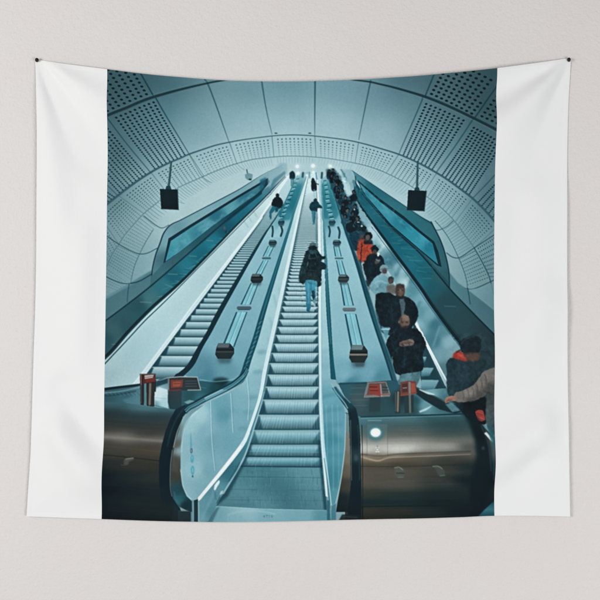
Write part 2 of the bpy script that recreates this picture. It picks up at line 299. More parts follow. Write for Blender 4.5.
# ---- median between the left and centre escalators
CL = [(192,403),(206.7,395.7),(220,389),(233,381.7),(240,374.3),(245,359.7),(252.7,338.3),(262.7,305),(289,225),(292.5,213),(304,182),(308,172)]
CR = [(196,406),(213,396.6),(228,389.9),(238.7,385),(245.6,378.3),(252,358.5),(258.7,338.5),(268,305),(291.6,225),(294.8,213),(305,182),(308.5,172)]
poly(sp(RR[2:])+sp(CL[3:])[::-1]+[(200,382)], idw([(200,370,(86,140,156)),(225,370,(98,150,165)),(240,355,(112,164,178)),(215,340,(116,166,180)),(240,325,(122,172,185)),(235,300,(120,170,184)),(255,295,(126,176,188)),(258,262,(134,182,194)),(275,250,(124,174,188)),(270,235,(140,188,198)),(280,222,(110,168,182)),(285,228,(130,180,192)),(205,378,(70,128,146))]))
poly([(277.3,213),(285,203),(293.5,184),(297,177),(303,177),(304,182),(293,214),(290,220),(281,221)], idw([(280,214,(40,122,138)),(290,205,(36,122,138)),(298,188,(40,128,142)),(299,178,(110,165,176)),(290,218,(60,140,156))]), 1, .8)
for k in range(30):
    t = k/29; x = 281.5+17*t+rng.normal(0,.6); y = 218-40*t
    line([(x-1.8+t,y),(x+1.2,y-.6)], rng.uniform(.6,1.3), [(150,200,208),(12,70,86),(110,175,188)][k%3], .7, .25, False)
def skylight(q, wd, li=(128,194,206), dkc=(36,92,108)):
    poly(q, dkc, .95, .2); c = np.mean(q, 0)
    (a0,a1,a2,a3) = [np.array(p, float) for p in q]
    iq = [a0*.86+a1*.14, a1*.9+a0*.1, a2*.88+a3*.12, a3*.84+a2*.16]
    poly([tuple(p) for p in iq], lin(iq[0][0], iq[0][1], iq[3][0], iq[3][1], [(0,li),(.4,tuple(np.array(li)*.93)),(1,tuple(np.array(li)*.98))]), 1, .15)
    m0, m1 = iq[0]*.55+iq[1]*.45, iq[3]*.55+iq[2]*.45
    line([tuple(m0), tuple(m1)], wd, (84,158,174), .6, .25, False); line([tuple(m0+(1,0)), tuple(m1+(1.2,0))], wd*.6, (160,212,220), .6, .2, False)
skylight([(236,312),(247.5,312),(234.5,347),(223,344)], 1.4)
skylight([(250.7,283),(258.8,283),(250.8,304.5),(240.5,304.5)], 1.2)
skylight([(263,260.5),(268.5,260.5),(261.5,275),(255,275)], .9); skylight([(268,246),(274.3,246),(269.5,256.5),(262.7,256.5)], .8)
poly([(272.5,237),(279,226),(285,226),(279,238)], (150,198,208), .6, .5)
line([(238.5,308),(249.8,308)], 3.4, (84,104,112), 1, .25, False); line([(238.5,309.7),(249.5,309.7)], .8, (40,72,82), .8, .2, False)
line([(263,258.3),(270,258.3)], 2, (70,112,124), 1, .2, False)
def box(x0, x1, y0, y1, c=(46,58,62), top=(98,112,116), hi=(70,80,82)):
    h = y1-y0; w = x1-x0
    poly([(x0+.1*w,y1-.1*h),(x1-.1*w,y1-.1*h),(x1-.2*w,y1+.28*h),(x0+.2*w,y1+.28*h)], (58,84,92), .7, .1*h)
    poly([(x0+.06*w,y0+.3*h),(x0+.16*w,y0),(x1-.22*w,y0),(x1,y0+.32*h),(x1,y0+.66*h),(x1-.18*w,y1),(x0+.14*w,y1),(x0,y0+.72*h)], c, 1, .2)
    poly([(x0+.16*w,y0),(x1-.22*w,y0),(x1-.3*w,y0+.27*h),(x0+.1*w,y0+.27*h)], top, .9, .25)
    line([(x0+.06*w,y0+.42*h),(x1-.04*w,y0+.42*h)], .06*h+.2, (24,36,42), .8, .15, False)
    line([(x0+.05*w,y0+.55*h),(x1-.06*w,y0+.55*h)], .1*h, hi, .8, .2, False)
box(215.3,234.2,343.3,358.8); box(250.6,263,274,283); box(268.6,276.8,240,245.6, (50,86,96), (90,128,138)); box(278,284.6,219.7,225, (40,90,102), (80,130,142))
line([(272.4,226.5),(272.9,231),(272.3,236.5)], 1.8, (34,76,88), .95, .2); line([(281.2,226.5),(282.3,231),(280.9,236)], 2, (34,76,88), .95, .2)

# ---- centre escalator: left balustrade, steps
CSL = [(198,497.5),(220,470.3),(240,444.3),(246.7,431.7),(256,405),(260,389),(264,365),(277.3,305),(295.3,225),(307.5,174)]
CSR = [(198.7,501),(223,472.7),(243,447),(250,432.5),(259,406),(263,392),(268,365),(281.3,305),(297.8,225),(308.5,174)]
glass = [(181,448),(182,440),(184,429),(187,421),(192,414),(202.7,405.5),(213,400),(230.7,391.7),(240,386),(246.7,378)]+[CR[5],CR[6],CR[7],CR[8],CR[9],CR[10]]+CSL[::-1]+[(195,500),(192,500.5),(186.7,495.7),(182.7,485),(180.7,471.7),(180.4,460)]
poly(glass, idw([(184,450,(140,186,196)),(190,425,(150,194,202)),(200,415,(158,198,206)),(206,432,(130,176,190)),(195,470,(150,196,206)),(190,490,(140,188,200)),(213,440,(112,164,178)),(225,415,(92,150,166)),(228,440,(110,164,178)),(222,400,(104,160,174)),(240,400,(122,172,184)),(235,420,(118,170,182)),(250,385,(134,180,190)),(255,360,(146,190,198)),(265,335,(150,192,200)),(272,305,(158,198,204)),(280,270,(160,198,204)),(290,240,(168,204,208)),(300,200,(184,214,218)),(210,470,(122,174,186)),(200,488,(130,182,194))]), 1)
for y in (352,372,397,412,428):
    x = at_y([(p[0],p[1]) for p in CSL[2:]], y)-5; ell(x, y, 5, 2.4, (92,148,162), .45, 1.2, -.15)
for x, y in [(270,318),(274,296),(279,288),(268,338)]: line([(x,y),(x+3,y+12)], 2, (118,164,176), .35, .9, False)
for q in [[(210.7,401.5),(212,440),(215,470)], [(230.7,393),(232,415),(233,432)], [(247,378),(249,400),(248,420)]]: line(q, .8, (180,212,218), .6, .15); line([(x+.9,y) for x,y in q], .6, (84,140,156), .35, .2)
CB = [(223,494),(241.3,462.3),(248.7,445),(254.9,425),(260.5,408),(264.8,392),(268.8,365),(282,305),(298.2,225),(309,174)]
CRL = [(325.3,495.7),(320.7,445),(318.7,405),(318.7,384.7),(318,305),(317.3,225),(315.8,174)]
CRR = [(328,497),(324.7,444.7),(322.7,405),(322,384.7),(321.5,305),(321,225),(317.3,174)]
poly(sp(CB)+sp(CRL)[::-1], lin(0,500,0,174,[(0,(84,146,160)),(.3,(108,164,176)),(.55,(150,192,199)),(.75,(176,208,213)),(1,(196,220,223))]))
# flat run-in at the bottom
land = [(222,494),(241,463),(246,452),(320,453),(324,490),(326,510),(207,508)]
poly([(206,507),(222,493),(238,467),(321,467),(326,496),(327,511),(208,509)], idw([(250,472,(74,130,142)),(300,470,(92,146,157)),(270,487,(66,120,132)),(240,492,(92,146,158)),(305,490,(84,138,150)),(288,492,(64,118,130)),(265,503,(96,150,162)),(315,480,(98,152,163)),(225,500,(84,138,150))], sm=6))
ed = [466.4,456.3,443.7,429,413.7,398.6,385.7,373.7,362.3,352.2,342.9,334.2,326.2,318.9,312.2]+step_edges(307, 190, 165, .00709, .000284)
for a_, b_ in zip(ed[:-1], ed[1:]):
    fade = float(np.clip((b_-192)/40, 0, 1)); h = a_-b_; xl0, xr0 = at_y(CB, b_), at_y(CRL, b_); xl1, xr1 = at_y(CB, a_), at_y(CRL, a_)
    t = float(np.clip((b_-230)/170, 0, 1)); q = float(np.clip((b_-400)/60, 0, 1)); f = min(1, h/3.2)
    li = (np.array((188,214,218))*(1-t)+np.array((160,198,207))*t)*(1-q)+np.array((128,178,190))*q; md = np.array((170,202,208))*(1-t)+np.array((124,172,184))*t
    md = md*(1-q)+np.array((96,158,172))*q; dkk = np.array((52,102,115))
    poly([(xl0,b_),(xr0,b_),(xr1,a_),(xl1,a_)], lin(0,b_,0,a_,[(0,tuple(md*.85)),(.1,tuple(li*.9)),(.3,tuple(li)),(.52,tuple(md)),(.88,tuple(md*(.84-.14*t))),(1,tuple(dkk*f+md*.9*(1-f)))]), .96*fade)
    ww = (xr1-xl1)*.11; s = (1-.75*q)*f**.6
    poly([(xl0,b_+h*.12),(xl0+ww*.2,b_+h*.16),(xl1+ww*1.15,a_-.12*h),(xl1+ww*1.2,a_),(xl1,a_)], (38,82,94), .92*s, .15+.03*h)
    poly([(xr0,b_+h*.15),(xr0-ww*.15,b_+h*.2),(xr1-ww*1.1,a_-.1*h),(xr1-ww*1.1,a_),(xr1,a_)], (40,84,96), .88*s, .15+.03*h)
    n = 44
    if h > 2.5:
        for i in range(n):
            u = (i+.5)/n+rng.normal(0,.004)
            line([(xl0+(xr0-xl0)*u,b_+h*.2),(xl1+(xr1-xl1)*u,a_)], .45, (70,124,138) if i % 2 else (178,212,217), rng.random()*.32, .1, False)
    line([(xl1,a_),((xl1+xr1)/2,a_+.02*h),(xr1,a_)], .6+.7*min(1,h/9), (42,88,101), (.25+.6*f)*(1-.35*q)*fade, .2, False)
for y, c, a in [(456.3,(30,70,82),.9),(466.4,(30,72,84),.85),(451.5,(130,182,192),.35),(477,(54,110,124),.5),(489.5,(60,116,130),.35),(500,(60,116,130),.3)]:
    line([(at_y(CB,y)+1,y-.6),(at_y(CRL,y)+.3,y+.5)], .8, c, a, .2, False)
for i in range(120):
    x = rng.uniform(232,323); y = rng.uniform(462,503); 
    if x > at_y(CB, y)+2: line([(x,y),(x+rng.normal(0,.6),y+rng.uniform(2,9))], .45, (44,96,110) if i%3 else (128,180,190), .28, .15, False)
for i in range(46):
    y = rng.uniform(466,505); x = rng.uniform(at_y(CB,y)+3, 300); line([(x,y),(x+rng.uniform(8,26),y+.3)], .6, (52,106,120) if i%2 else (112,168,180), .14, .35, False)
poly([(222,495),(242,463),(250,443),(253,443),(246,462),(228,496),(214,508),(206,508)], (34,76,88), .75, .9)
poly([(317.5,440),(321,440),(326,495),(327,510),(324,510),(322,490)], (30,72,84), .75, .8)
# comb plate
poly([(205,523),(210,507),(218,505.8),(262,508.6),(326.8,510.2),(328,523)], idw([(215,512,(120,176,188)),(245,512,(150,196,205)),(240,520,(136,186,196)),(270,516,(128,182,193)),(305,516,(122,176,188)),(322,516,(96,156,170))]), 1, .2)
line([(228,515),(240,511.5),(258,511),(275,514)], 1.2, (172,210,217), .5, .7); line([(210,506.2),(262,508.8),(326,510.3)], .6, (176,210,216), .4, .2)
poly([(205,522),(216,508),(220,506),(212,523)], (44,90,102), .5, .7)
for x, k in [(264.2,'o'),(267,'t'),(269.2,'i'),(271.8,'s')]:
    c = (84,134,148)
    if k == 'o': ell(x,516.4,.95,1,c,.8); ell(x,516.4,.45,.5,(128,182,193),.8)
    if k == 't': line([(x,515.2),(x,517.4)],.5,c,.8,0,False); line([(x-.9,515.3),(x+.9,515.3)],.5,c,.8,0,False)
    if k == 'i': line([(x,515.2),(x,517.4)],.55,c,.8,0,False)
    if k == 's': line([(x+.8,515.4),(x-.5,515.5),(x-.5,516.3),(x+.6,516.5),(x+.6,517.2),(x-.8,517.3)],.45,c,.8,0)
# skirts
poly([(198.7,501),(223,472.7),(243,447),(250,432.5),(259,406),(263,392),(268,365)]+CB[::-1][3:]+[(221,497),(208,521.5),(198,521.5)], idw([(203,505,(104,162,176)),(200,518,(112,170,183)),(215,490,(96,154,168)),(230,470,(60,120,136)),(240,455,(70,130,145)),(251,430,(88,146,158)),(261,402,(100,154,165)),(210,510,(90,150,164))]), 1, .2)
line([(202,519),(214,492)], 2.5, (128,182,193), .4, .8, False)
line([(223.5,493),(241.3,462.8),(248.6,445.5),(254.6,426),(260,408),(264,392)], [1.6,1.7,1.5,1.3,1,.8], (150,194,202), .85, .25)
line([(229,481),(236,470),(240,462)], [1,2,1], (40,96,112), .7, .5)
poly([(214,489),(215,484.5),(219,480),(219.6,482.5),(217,487),(215.2,490)], (226,240,241), .95, .35, True); poly([(219.5,494.5),(221,491),(223.3,490),(222.6,493.5)], (190,218,222), .8, .35)
line([(215,492),(216,499)], 1.6, (60,120,136), .5, .5, False); line([(220,497),(217,503)], 1.2, (50,96,108), .7, .4, False)
poly(sp(CSL)+sp(CSR)[::-1], lin(200,500,305,180,[(0,(232,242,243)),(.12,(205,224,227)),(.3,(196,219,223)),(.6,(190,215,219)),(1,(212,229,231))]), 1, .15)
line([(199.5,498.5),(221,472),(241,446)], [3,2.4,1.6], (236,245,246), .8, .3); line([(x+.3,y) for x,y in CSR[3:]], .7, (60,110,124), .65, .2)
line([(192,500.5),(192,522)], 2.6, (110,160,172), .95, .25, False); poly([(194,500),(198,499),(198,522),(194,522)], (34,66,74), .95, .2); line([(198.6,502),(198.6,522)], 1, (150,192,200), .8, .2, False)
# left hand rail sweeping down to the newel
poly(sp(CL[2:])+sp(CR[2:])[::-1], lin(220,390,306,178,[(0,(26,84,98)),(.35,(28,92,106)),(.7,(34,112,128)),(1,(90,150,162))]), 1, .2)
line([(p[0]*.5+q[0]*.5,p[1]*.5+q[1]*.5) for p,q in zip(CL[4:],CR[4:])], [1.2,1.2,1.2,1,.4,.3,.2,.2], (84,148,162), .55, .25)
for i in range(26):
    t = i/25; y = 382-t*62; x = at_y([((p[0]+q[0])/2,(p[1]+q[1])/2) for p,q in zip(CL[3:],CR[3:])], y); line([(x-1.5,y+1.3),(x+2.2,y-1.6)], .6, (16,60,72) if i%2 else (120,180,190), .4, .2, False)

# ---- centre escalator: right skirt, balustrade, rail and right median
RRL = [(349,409),(340,397),(332,386),(330.7,379),(328.7,343.7),(326,305),(322.8,225),(320.5,180)]
RRR = [(356,409),(346,395),(338,385),(336,379.7),(333,353),(330,305),(324.6,225),(321,180)]
poly(CRR+[(331.3,506),(336,502.3),(340,483.7),(342.7,465),(344.7,445),(345.3,416),(345,409)]+RRL[1:][::-1][::-1]+[], (110,166,180), 1)
poly(sp(CRR[::-1])+[(331.3,506),(336,502.3),(340,483.7),(342.7,465),(344.7,445),(345.5,416),(343,404)]+sp(RRL[1:]), idw([(325,340,(150,192,200)),(325,300,(160,200,206)),(326,370,(132,180,190)),(327,400,(104,164,178)),(335,410,(96,156,172)),(332,440,(70,140,156)),(338,450,(84,152,168)),(332,480,(66,138,154)),(335,495,(86,152,166)),(342,430,(96,156,172)),(322,240,(176,208,212))]))
for y in range(350, 500, 15): line([(323,y+2),(329,y),(341,y-3+(y-350)*.03)], 4, (68,138,154) if y > 380 else (116,168,180), .4, 1.2)
for x, a in [(327,.35),(333,.4),(338.5,.3)]: line([(x-1,405),(x,440),(x+.3,490)], .8, (150,198,208), a, .4)
poly(sp(CRL)+sp(CRR)[::-1], lin(0,497,0,180,[(0,(206,226,229)),(.15,(170,205,212)),(.35,(172,206,212)),(.6,(196,220,223)),(1,(214,230,232))]), 1, .2)
line([(x+.2,y) for x,y in CRL], .7, (70,120,134), .7, .2); line([(x-.1,y) for x,y in CRR], .7, (110,160,172), .6, .2); line([(x+1.4,y) for x,y in CRL], 1, (222,235,236), .6, .3)
line([(322,430),(326,462),(331.3,505)], [.8,1.6,1], (176,212,219), .85, .2); line([(324,458),(328.5,490),(330,508)], .7, (40,96,110), .6, .2)
# median plate
MRL = [(392,383),(384.5,358.3),(376.3,334.3),(367,305),(358.5,275),(351.5,252),(344.5,232),(337.5,208),(329.5,183),(326.5,175)]
MRR = [(400,390),(397,379.7),(390,356),(381,332),(373,305),(362.5,272),(354.5,250),(346.3,230),(338.7,207),(330.4,183),(327,175)]
poly(sp(RRR[2:])+sp(MRL)[::-1]+[(366,384),(340,384)], idw([(345,375,(120,172,186)),(370,372,(108,162,178)),(345,345,(132,182,194)),(370,340,(126,176,189)),(338,320,(136,184,195)),(360,315,(132,180,192)),(335,290,(140,188,198)),(352,280,(138,186,197)),(330,255,(142,190,200)),(345,250,(140,188,199)),(335,232,(134,184,196)),(328,222,(90,156,170)),(350,383,(70,130,146)),(380,378,(78,136,152))]))
poly([(320.8,184),(326,180),(330,184),(339,214),(336,219),(322,219)], idw([(324,190,(44,128,142)),(332,205,(38,120,136)),(330,215,(58,134,148)),(324,210,(44,128,142))]), 1, .8)
for k in range(26):
    t = k/25; x = 331-6*t+rng.normal(0,.6); y = 219-38*t; line([(x-1.4,y),(x+1.8-t,y-.4)], rng.uniform(.6,1.3), [(160,206,213),(12,70,86),(110,175,188)][k%3], .7, .25, False)
skylight([(344.5,314),(356.2,314),(364,347),(351,349.5)], 1.4); skylight([(340,283),(348,283),(353.8,305.5),(343.6,305.5)], 1.2)
skylight([(336,260.5),(342,260.5),(346.3,275),(338.8,275)], .9); skylight([(333.3,246),(339,246),(341.6,256.5),(335,256.5)], .8)
line([(344,309.3),(354.3,309.3)], 3.2, (110,122,127), 1, .25, False); line([(344,311),(354.5,311)], .7, (56,84,94), .8, .2, False); line([(335.5,258.4),(342.5,258.4)], 1.8, (84,122,132), 1, .2, False)
poly([(354.5,362),(365,362),(363.5,366.5),(356,366.5)], (92,112,118), .8, .4)
box(349,367.6,345,362.4, (50,60,62), (112,134,141), (150,140,120)); box(337.8,348.9,274.5,282.6, (60,74,78), (100,124,132), (96,100,98)); box(332.6,341,240,245.4, (54,88,98), (96,130,140)); box(328.6,335.4,219.8,225, (42,92,104), (84,132,144))
line([(328.8,226.5),(329.9,231),(329.2,236.5)], 1.8, (36,80,92), .95, .2); line([(338.2,227.5),(339.6,232),(339,238)], 2, (36,80,92), .95, .2)
poly(sp(RRL[3:])+sp(RRR[3:])[::-1], lin(0,380,0,180,[(0,(30,98,112)),(.35,(34,104,118)),(.7,(70,136,150)),(1,(110,165,176))]), 1, .2)
line([(p[0]*.55+q[0]*.45,p[1]) for p,q in zip(RRL[4:],RRR[4:])], [.6,.5,.3,.2], (100,164,176), .6, .3)

# ---- right wall, screen, deck
FR = [(431,222),(433,226),(440,239.7),(445,254),(448.7,271.7),(449.3,288)]
poly([(448.7,271.7),(458,283),(468,290),(487,304.7),(497,313),(497,340),(465,306),(449,288)], lin(450,280,480,310,[(0,(84,132,142)),(.5,(80,126,136)),(1,(76,120,130))]), 1, .5)
poly([(468,289.5),(480,288),(497,281),(497,312),(486,303)], lin(470,285,495,310,[(0,(120,164,172)),(1,(98,142,152))]), .8, .5)
line([(467.4,288),(468.8,296),(470,304)], 1, (46,86,96), .85, .2)
poly([(352,170),(357,174),(380,189.5),(406.7,207.5),(420,216.5),(431,222)]+FR[1:]+[(440,279),(420,256),(389,224.7),(366,196),(356,180)], idw([(356,175,(66,132,146)),(375,188,(40,112,126)),(395,203,(50,118,130)),(415,218,(44,112,124)),(430,230,(50,112,122)),(440,250,(52,104,114)),(445,275,(50,96,106)),(445,265,(54,104,114))]))
line([(351,170.5),(357,174),(380,189.5),(406.7,207.5),(420,216.5),(432,224)], [.4,.5,.7,.9,1.1,1.1], (32,84,98), .85, .25); line(FR, 1.2, (26,62,72), .95, .2)
scrR = [(357.5,180),(380,199),(404,216.5),(420,230.5),(434,241.5),(438.3,252),(441.5,267),(437,265.5),(420,251),(389,225),(362,193)]
poly(scrR, (22,56,66))
poly([(358.5,182.5),(380,202),(403,219.5),(420,233.5),(432.3,243.5),(438,264.5),(420,249.6),(391,224.6),(366,196)], idw([(362,188,(50,138,154)),(375,200,(48,140,156)),(390,212,(60,150,168)),(400,222,(34,126,146)),(412,234,(40,140,160)),(422,240,(56,152,172)),(430,248,(30,124,144)),(435,258,(40,130,148)),(385,212,(44,140,158))]))
for k in range(44):
    t = rng.random(); x = 364+t*70; y = 192+t*58+rng.normal(0,2.5*t+.8)
    line([(x,y),(x+rng.normal(-2,1.5),y-rng.normal(2.5,1.5)),(x+rng.normal(-4,2),y-rng.normal(5,2))], rng.uniform(.5,1.2), [(96,170,184),(118,182,192),(22,98,118),(26,108,128)][k%4], .34, .7)
RH = [(352.5,180),(355,191),(358.5,203),(374,225),(392.5,250),(419,285.5),(432,304.7),(450,329),(463,346)]
poly([(354,180),(366,196.5),(389,225.2),(420,253),(449,288),(465,305),(497,337),(497,420),(470,400),(462,350)]+RH[::-1], idw([(362,200,(28,98,112)),(372,212,(34,108,122)),(385,232,(24,100,116)),(400,245,(22,104,120)),(410,262,(30,112,128)),(425,275,(26,100,112)),(435,288,(36,92,102)),(445,300,(44,78,86)),(440,278,(48,96,104)),(460,320,(48,78,84)),(480,335,(46,70,76)),(485,355,(44,66,72)),(470,345,(50,80,86)),(495,345,(44,66,72)),(418,282,(32,110,126))]))
poly([(388,224.7),(420,250.4),(449,283),(449,289),(420,254),(386,225.5)], (34,84,94), .8, .3)
line([(362,194),(389,225),(420,253.7),(449,288),(465,305),(497,338)], [.6,.9,1.2,1.4,1.4,1.4], (20,50,58), .95, .25)
line([(432.5,263),(433,270)], .7, (60,90,100), .7, .2, False)
for x, y, w in [(396,243.5,8),(411,257,9),(426.5,278.5,9),(450,306.5,11),(376,214,6),(384,226,6)]: line([(x-w/2,y-.3),(x+w/2,y)], 1, (80,118,122), .5, .25, False)
for k in range(26):
    t = k/25; x = 357+t*60; y = 188+t*84; line([(x+rng.random()*6,y+rng.random()*4),(x+3+rng.random()*9*(1+t),y+1+rng.random()*4)], .9, [(90,150,160),(12,70,84),(60,130,142)][k%3], .35, .35, False)
line([(462,351),(480,351.5),(494,351.5)], .7, (34,52,58), .7, .25, False)
# metal balustrade beside the right escalator
poly(sp(RH)+[(462,356),(446.7,380),(430,350),(416,322),(400,296),(386,270),(372,245),(360,222),(353,200),(349,184)], idw([(352,186,(130,172,182)),(356,205,(110,158,170)),(364,222,(120,166,178)),(372,232,(158,194,202)),(382,243,(160,196,203)),(378,248,(96,148,160)),(388,262,(70,126,140)),(396,258,(64,122,136)),(392,275,(110,160,172)),(400,268,(140,182,191)),(404,282,(156,194,202)),(412,290,(84,140,154)),(410,280,(76,132,146)),(422,300,(110,162,174)),(420,312,(90,144,156)),(428,315,(110,160,172)),(436,325,(64,120,134)),(444,330,(84,138,150)),(434,340,(70,124,138)),(448,342,(128,172,182)),(440,355,(110,156,168)),(452,352,(116,158,168)),(446,368,(84,124,134)),(418,326,(120,168,178))], 3.5))
for q, w, c, a in [([(384,245),(378,253)], 3, (190,215,219), .5), ([(402,262),(396,275)], 4, (50,108,124), .4), ([(408,278),(402,290)], 4, (190,216,221), .45), ([(439.5,326),(433,346)], .8, (170,206,213), .6), ([(420,302),(412,316)], 3, (56,112,126), .4)]: line(q, w, c, a, .9, False)
line([(418,325),(405,302),(390,276),(376,252),(362,228)], [1.5,1.3,1.2,1,.8], (200,222,225), .6, .4)
line(RH, [.5,1,1.4,2.2,2.8,3.4,4,4.6,4.8], (20,46,54), .96, .25); line([(x+1.2,y-1) for x,y in RH[4:]], [.6,.8,1,1,1], (62,98,106), .55, .3); line([(x-2.5,y+1.8) for x,y in RH[3:]], [.6,.7,.8,.8,.9,.9], (46,94,106), .8, .2)
# right escalator steps and skirt
poly([(414,322),(447,388),(447,392),(424,392),(416,362),(410,340)], (40,76,86))
for q in [[(420.6,356.5),(426.4,356.8),(425,361),(420.8,363)], [(421.2,367.4),(433.6,367.8),(429,376),(420.8,376)], [(421.2,379.6),(438.8,380),(433.5,391),(420.6,390.5)], [(419,347),(423,347.5),(422,351.5),(419,351.5)]]:
    poly(q, lin(0,q[0][1],0,q[2][1],[(0,(120,166,176)),(.5,(100,152,164)),(1,(60,108,120))]), 1, .35)
poly([(415.5,321),(420,329),(446.7,379.7),(447,390),(445,386),(420,333.5),(415,324.5)], lin(0,322,0,388,[(0,(220,234,236)),(.6,(190,212,216)),(1,(130,164,172))]), 1, .2); line([(421,332),(445.5,379)], .9, (232,242,243), .8, .2, False); line([(420,336),(444,387)], 1, (52,90,100), .7, .3, False)

# ---- far end of the hall
poly([(280,163),(286.7,163),(287.5,171.7),(269,188.5),(268,175.7)], (128,168,178), .75, .8); poly([(273,179.5),(284.7,171),(285.5,173.5),(270.5,187.8)], (66,122,137), .8, .5); poly([(260,180),(266.5,177),(264,189),(260,192)], (26,98,118), .8, .6)
line([(268,171),(268.5,184)], .8, (110,152,164), .6, .3, False)
poly([(342,169),(352,170),(355,178),(356,186),(352,188),(346,180),(341,176)], (108,158,170), .6, .8); line([(341,170),(345,177),(346,183)], 1.6, (30,96,112), .7, .4); line([(355.3,176.5),(356,184),(359,190)], 1.2, (20,64,76), .8, .3)
poly([(341,179),(345,177),(352,197),(350,200)], (164,200,207), .8, .5)
for x, y, r in [(297.3,166.5,1.7),(313,166,1.9),(330,166.3,1.5),(313.3,172.5,1.4),(298,173.5,1.6),(307,175.5,1)]: ell(x,y,r+1.3,r+1.3,(200,225,228),.5,1); ell(x,y,r,r*.95,(236,246,246),.95,.35)
line([(309.5,172.5),(309.6,178)], 1.4, (70,140,154), .8, .3, False); line([(316,173),(317,179)], 1.2, (40,130,150), .8, .3, False)
line([(342.5,180.2),(345,181.6)], 1, (225,238,240), .8, .3, False)

ell(312,171,52,15,(206,230,233),.22,9)
# ---- monitors and camera
def monitor(rod, q, m):
    line(rod, [1.9,2.1,2.4], (54,92,102), 1, .25); line([(x-.6,y) for x,y in rod], .6, (98,138,146), .6, .2)
    poly(m, (44,76,84), 1, .2); poly(q, lin(q[0][0],q[0][1],q[2][0],q[2][1],[(0,(26,50,56)),(1,(21,42,48))]), 1, .15)
    line([q[1],q[2]], .9, (62,94,102), .8, .15, False); line([q[3],q[2]], .7, (50,82,90), .8, .15, False)
monitor([(171.3,162.5),(170,176),(168.7,187)], [(160,189),(177.8,189.6),(178.6,209.8),(161.3,209)], [(166.5,186),(170.5,186),(171.5,189.4),(165.5,189.4)])
monitor([(417.5,162.5),(417.2,176),(416.8,189)], [(408,190.2),(426.4,191),(424.2,211.2),(406.8,210.3)], [(415,187.5),(418.8,187.5),(419.6,190.8),(414,190.8)])
line([(246.8,169.8),(247.6,174)], 1.2, (74,116,126), .95, .2, False); poly([(245,174.5),(248.5,173.2),(252.8,174.5),(252.3,179),(247.8,180.3),(245.3,178)], (112,154,162), 1, .35); ell(250.2,179.6,1.6,.9,(30,66,74),.95,.25)

# ---- people (printed figures, far to near)
def folds(pts, n, tones, ln=5, w=1.2, a=.36, sm=True):
    """soft creases of a garment, kept inside its outline"""
    q = sp(list(pts)+[pts[0]], 6) if sm else pts
    b = bbox([p[0] for p in q], [p[1] for p in q], 16); x0, x1, y0, y1 = b; keep = IMG[y0:y1, x0:x1].copy(); m = blur2(pmask(q, b), 1.2)[..., None]
    xs = [p[0] for p in pts]; ys = [p[1] for p in pts]
    for k in range(n):
        x, y = rng.uniform(min(xs), max(xs)), rng.uniform(min(ys), max(ys)); an = rng.normal(1.3, .7); l = ln*rng.uniform(.5, 1.3); bend = rng.normal(0, .25)*l
        line([(x,y),(x+np.cos(an)*l/2+bend,y+np.sin(an)*l/2),(x+np.cos(an)*l,y+np.sin(an)*l)], [w*.5, w, w*.3], tones[k % len(tones)], a*rng.uniform(.5, 1), .4)
    IMG[y0:y1, x0:x1] = keep*(1-m)+IMG[y0:y1, x0:x1]*m
DKF = [(10,22,28),(44,66,74),(14,28,34),(58,80,86)]
N1, N2 = (24,44,52), (36,62,70); SK = (104,82,74)
def tri(q, c, bl=.3, a=1): poly(q, c, a, bl, True)
tri([(289.6,173),(292.5,171),(295,174),(294.6,179),(290,179)], (26,66,78)); line([(291.5,179),(291.5,186)], 1.6, (80,140,152), .9, .3, False); line([(293.5,179),(293,184)], 1.4, (60,124,140), .9, .3, False)
line([(303,173),(302.6,177)], 2, (30,80,94), .8, .4, False); line([(322,173),(321.6,178)], 2, (24,74,88), .85, .4, False)
# walker on the far-left escalator
tri([(273,199),(276,196.5),(280,197.5),(282.5,201),(282.7,205),(279.6,208.5),(274.8,207.5),(271.2,204.5)], (24,44,52)); ell(277.4,195.4,1.9,2.1,(30,50,56),1,.25)
poly([(272.4,205.5),(277.5,207.5),(275,210.5),(271.4,213.5),(271.6,218.5),(269.8,219.5),(269,212)], (34,112,130), 1, .35); poly([(276,207.5),(279.5,208),(277.5,211.5),(274.8,212.5)], (30,86,102), 1, .35)
# centre, far and middle
tri([(311,181),(313,179.6),(315.6,182),(316.4,190),(312.2,191.2),(311,186)], (32,50,60)); ell(312.8,179.6,1.4,1.7,(40,60,66),1,.25); line([(315,183),(318,184.4)], .9, (40,70,80), .9, .2, False); line([(314,190),(314.3,197)], 1.6, (140,184,193), .6, .4, False)
tri([(309.8,203.5),(312.5,201.5),(317.5,201.5),(319.5,204.5),(322.2,207),(321.5,208.5),(318,208),(316.5,211.5),(311.2,211),(309.4,208)], (24,72,84)); ell(315,200.4,1.8,2,(28,70,80),1,.25)
poly([(311.4,210.5),(316,211),(314.8,224.5),(312.6,224.5)], (64,132,148), 1, .35); line([(314.5,212),(314,222)], .8, (36,92,108), .7, .2, False)
# man with a rucksack climbing the centre escalator
poly([(304,278),(309,279.5),(317,280),(316.8,286),(315.5,298),(315.4,305),(313.4,305.5),(312.6,298),(311.4,290),(310.6,296),(311,305),(310.6,308.6),(308.4,311.4),(306.2,310),(306,302),(305.6,292)], idw([(306,283,(58,142,168)),(312,284,(64,150,176)),(307,297,(52,128,154)),(309,308,(36,120,146)),(315,295,(70,140,160)),(314,303,(110,156,168))], 3), 1, .3)
poly([(311.2,290.5),(314.4,290),(314.8,297),(313.4,300),(311.6,297)], (26,62,78), .85, .35); line([(307.5,282),(308.5,292),(308.2,303)], 1.1, (100,182,202), .5, .4); line([(311,281),(310.8,290)], .8, (30,100,128), .6, .3, False)
line([(306.5,310.2),(309.5,311)], 1.2, (40,84,98), .8, .3, False); line([(313,303),(315,306)], 1.4, (190,206,208), .7, .3, False); line([(316,287),(316.4,300)], 1.2, (200,222,226), .5, .3, False)
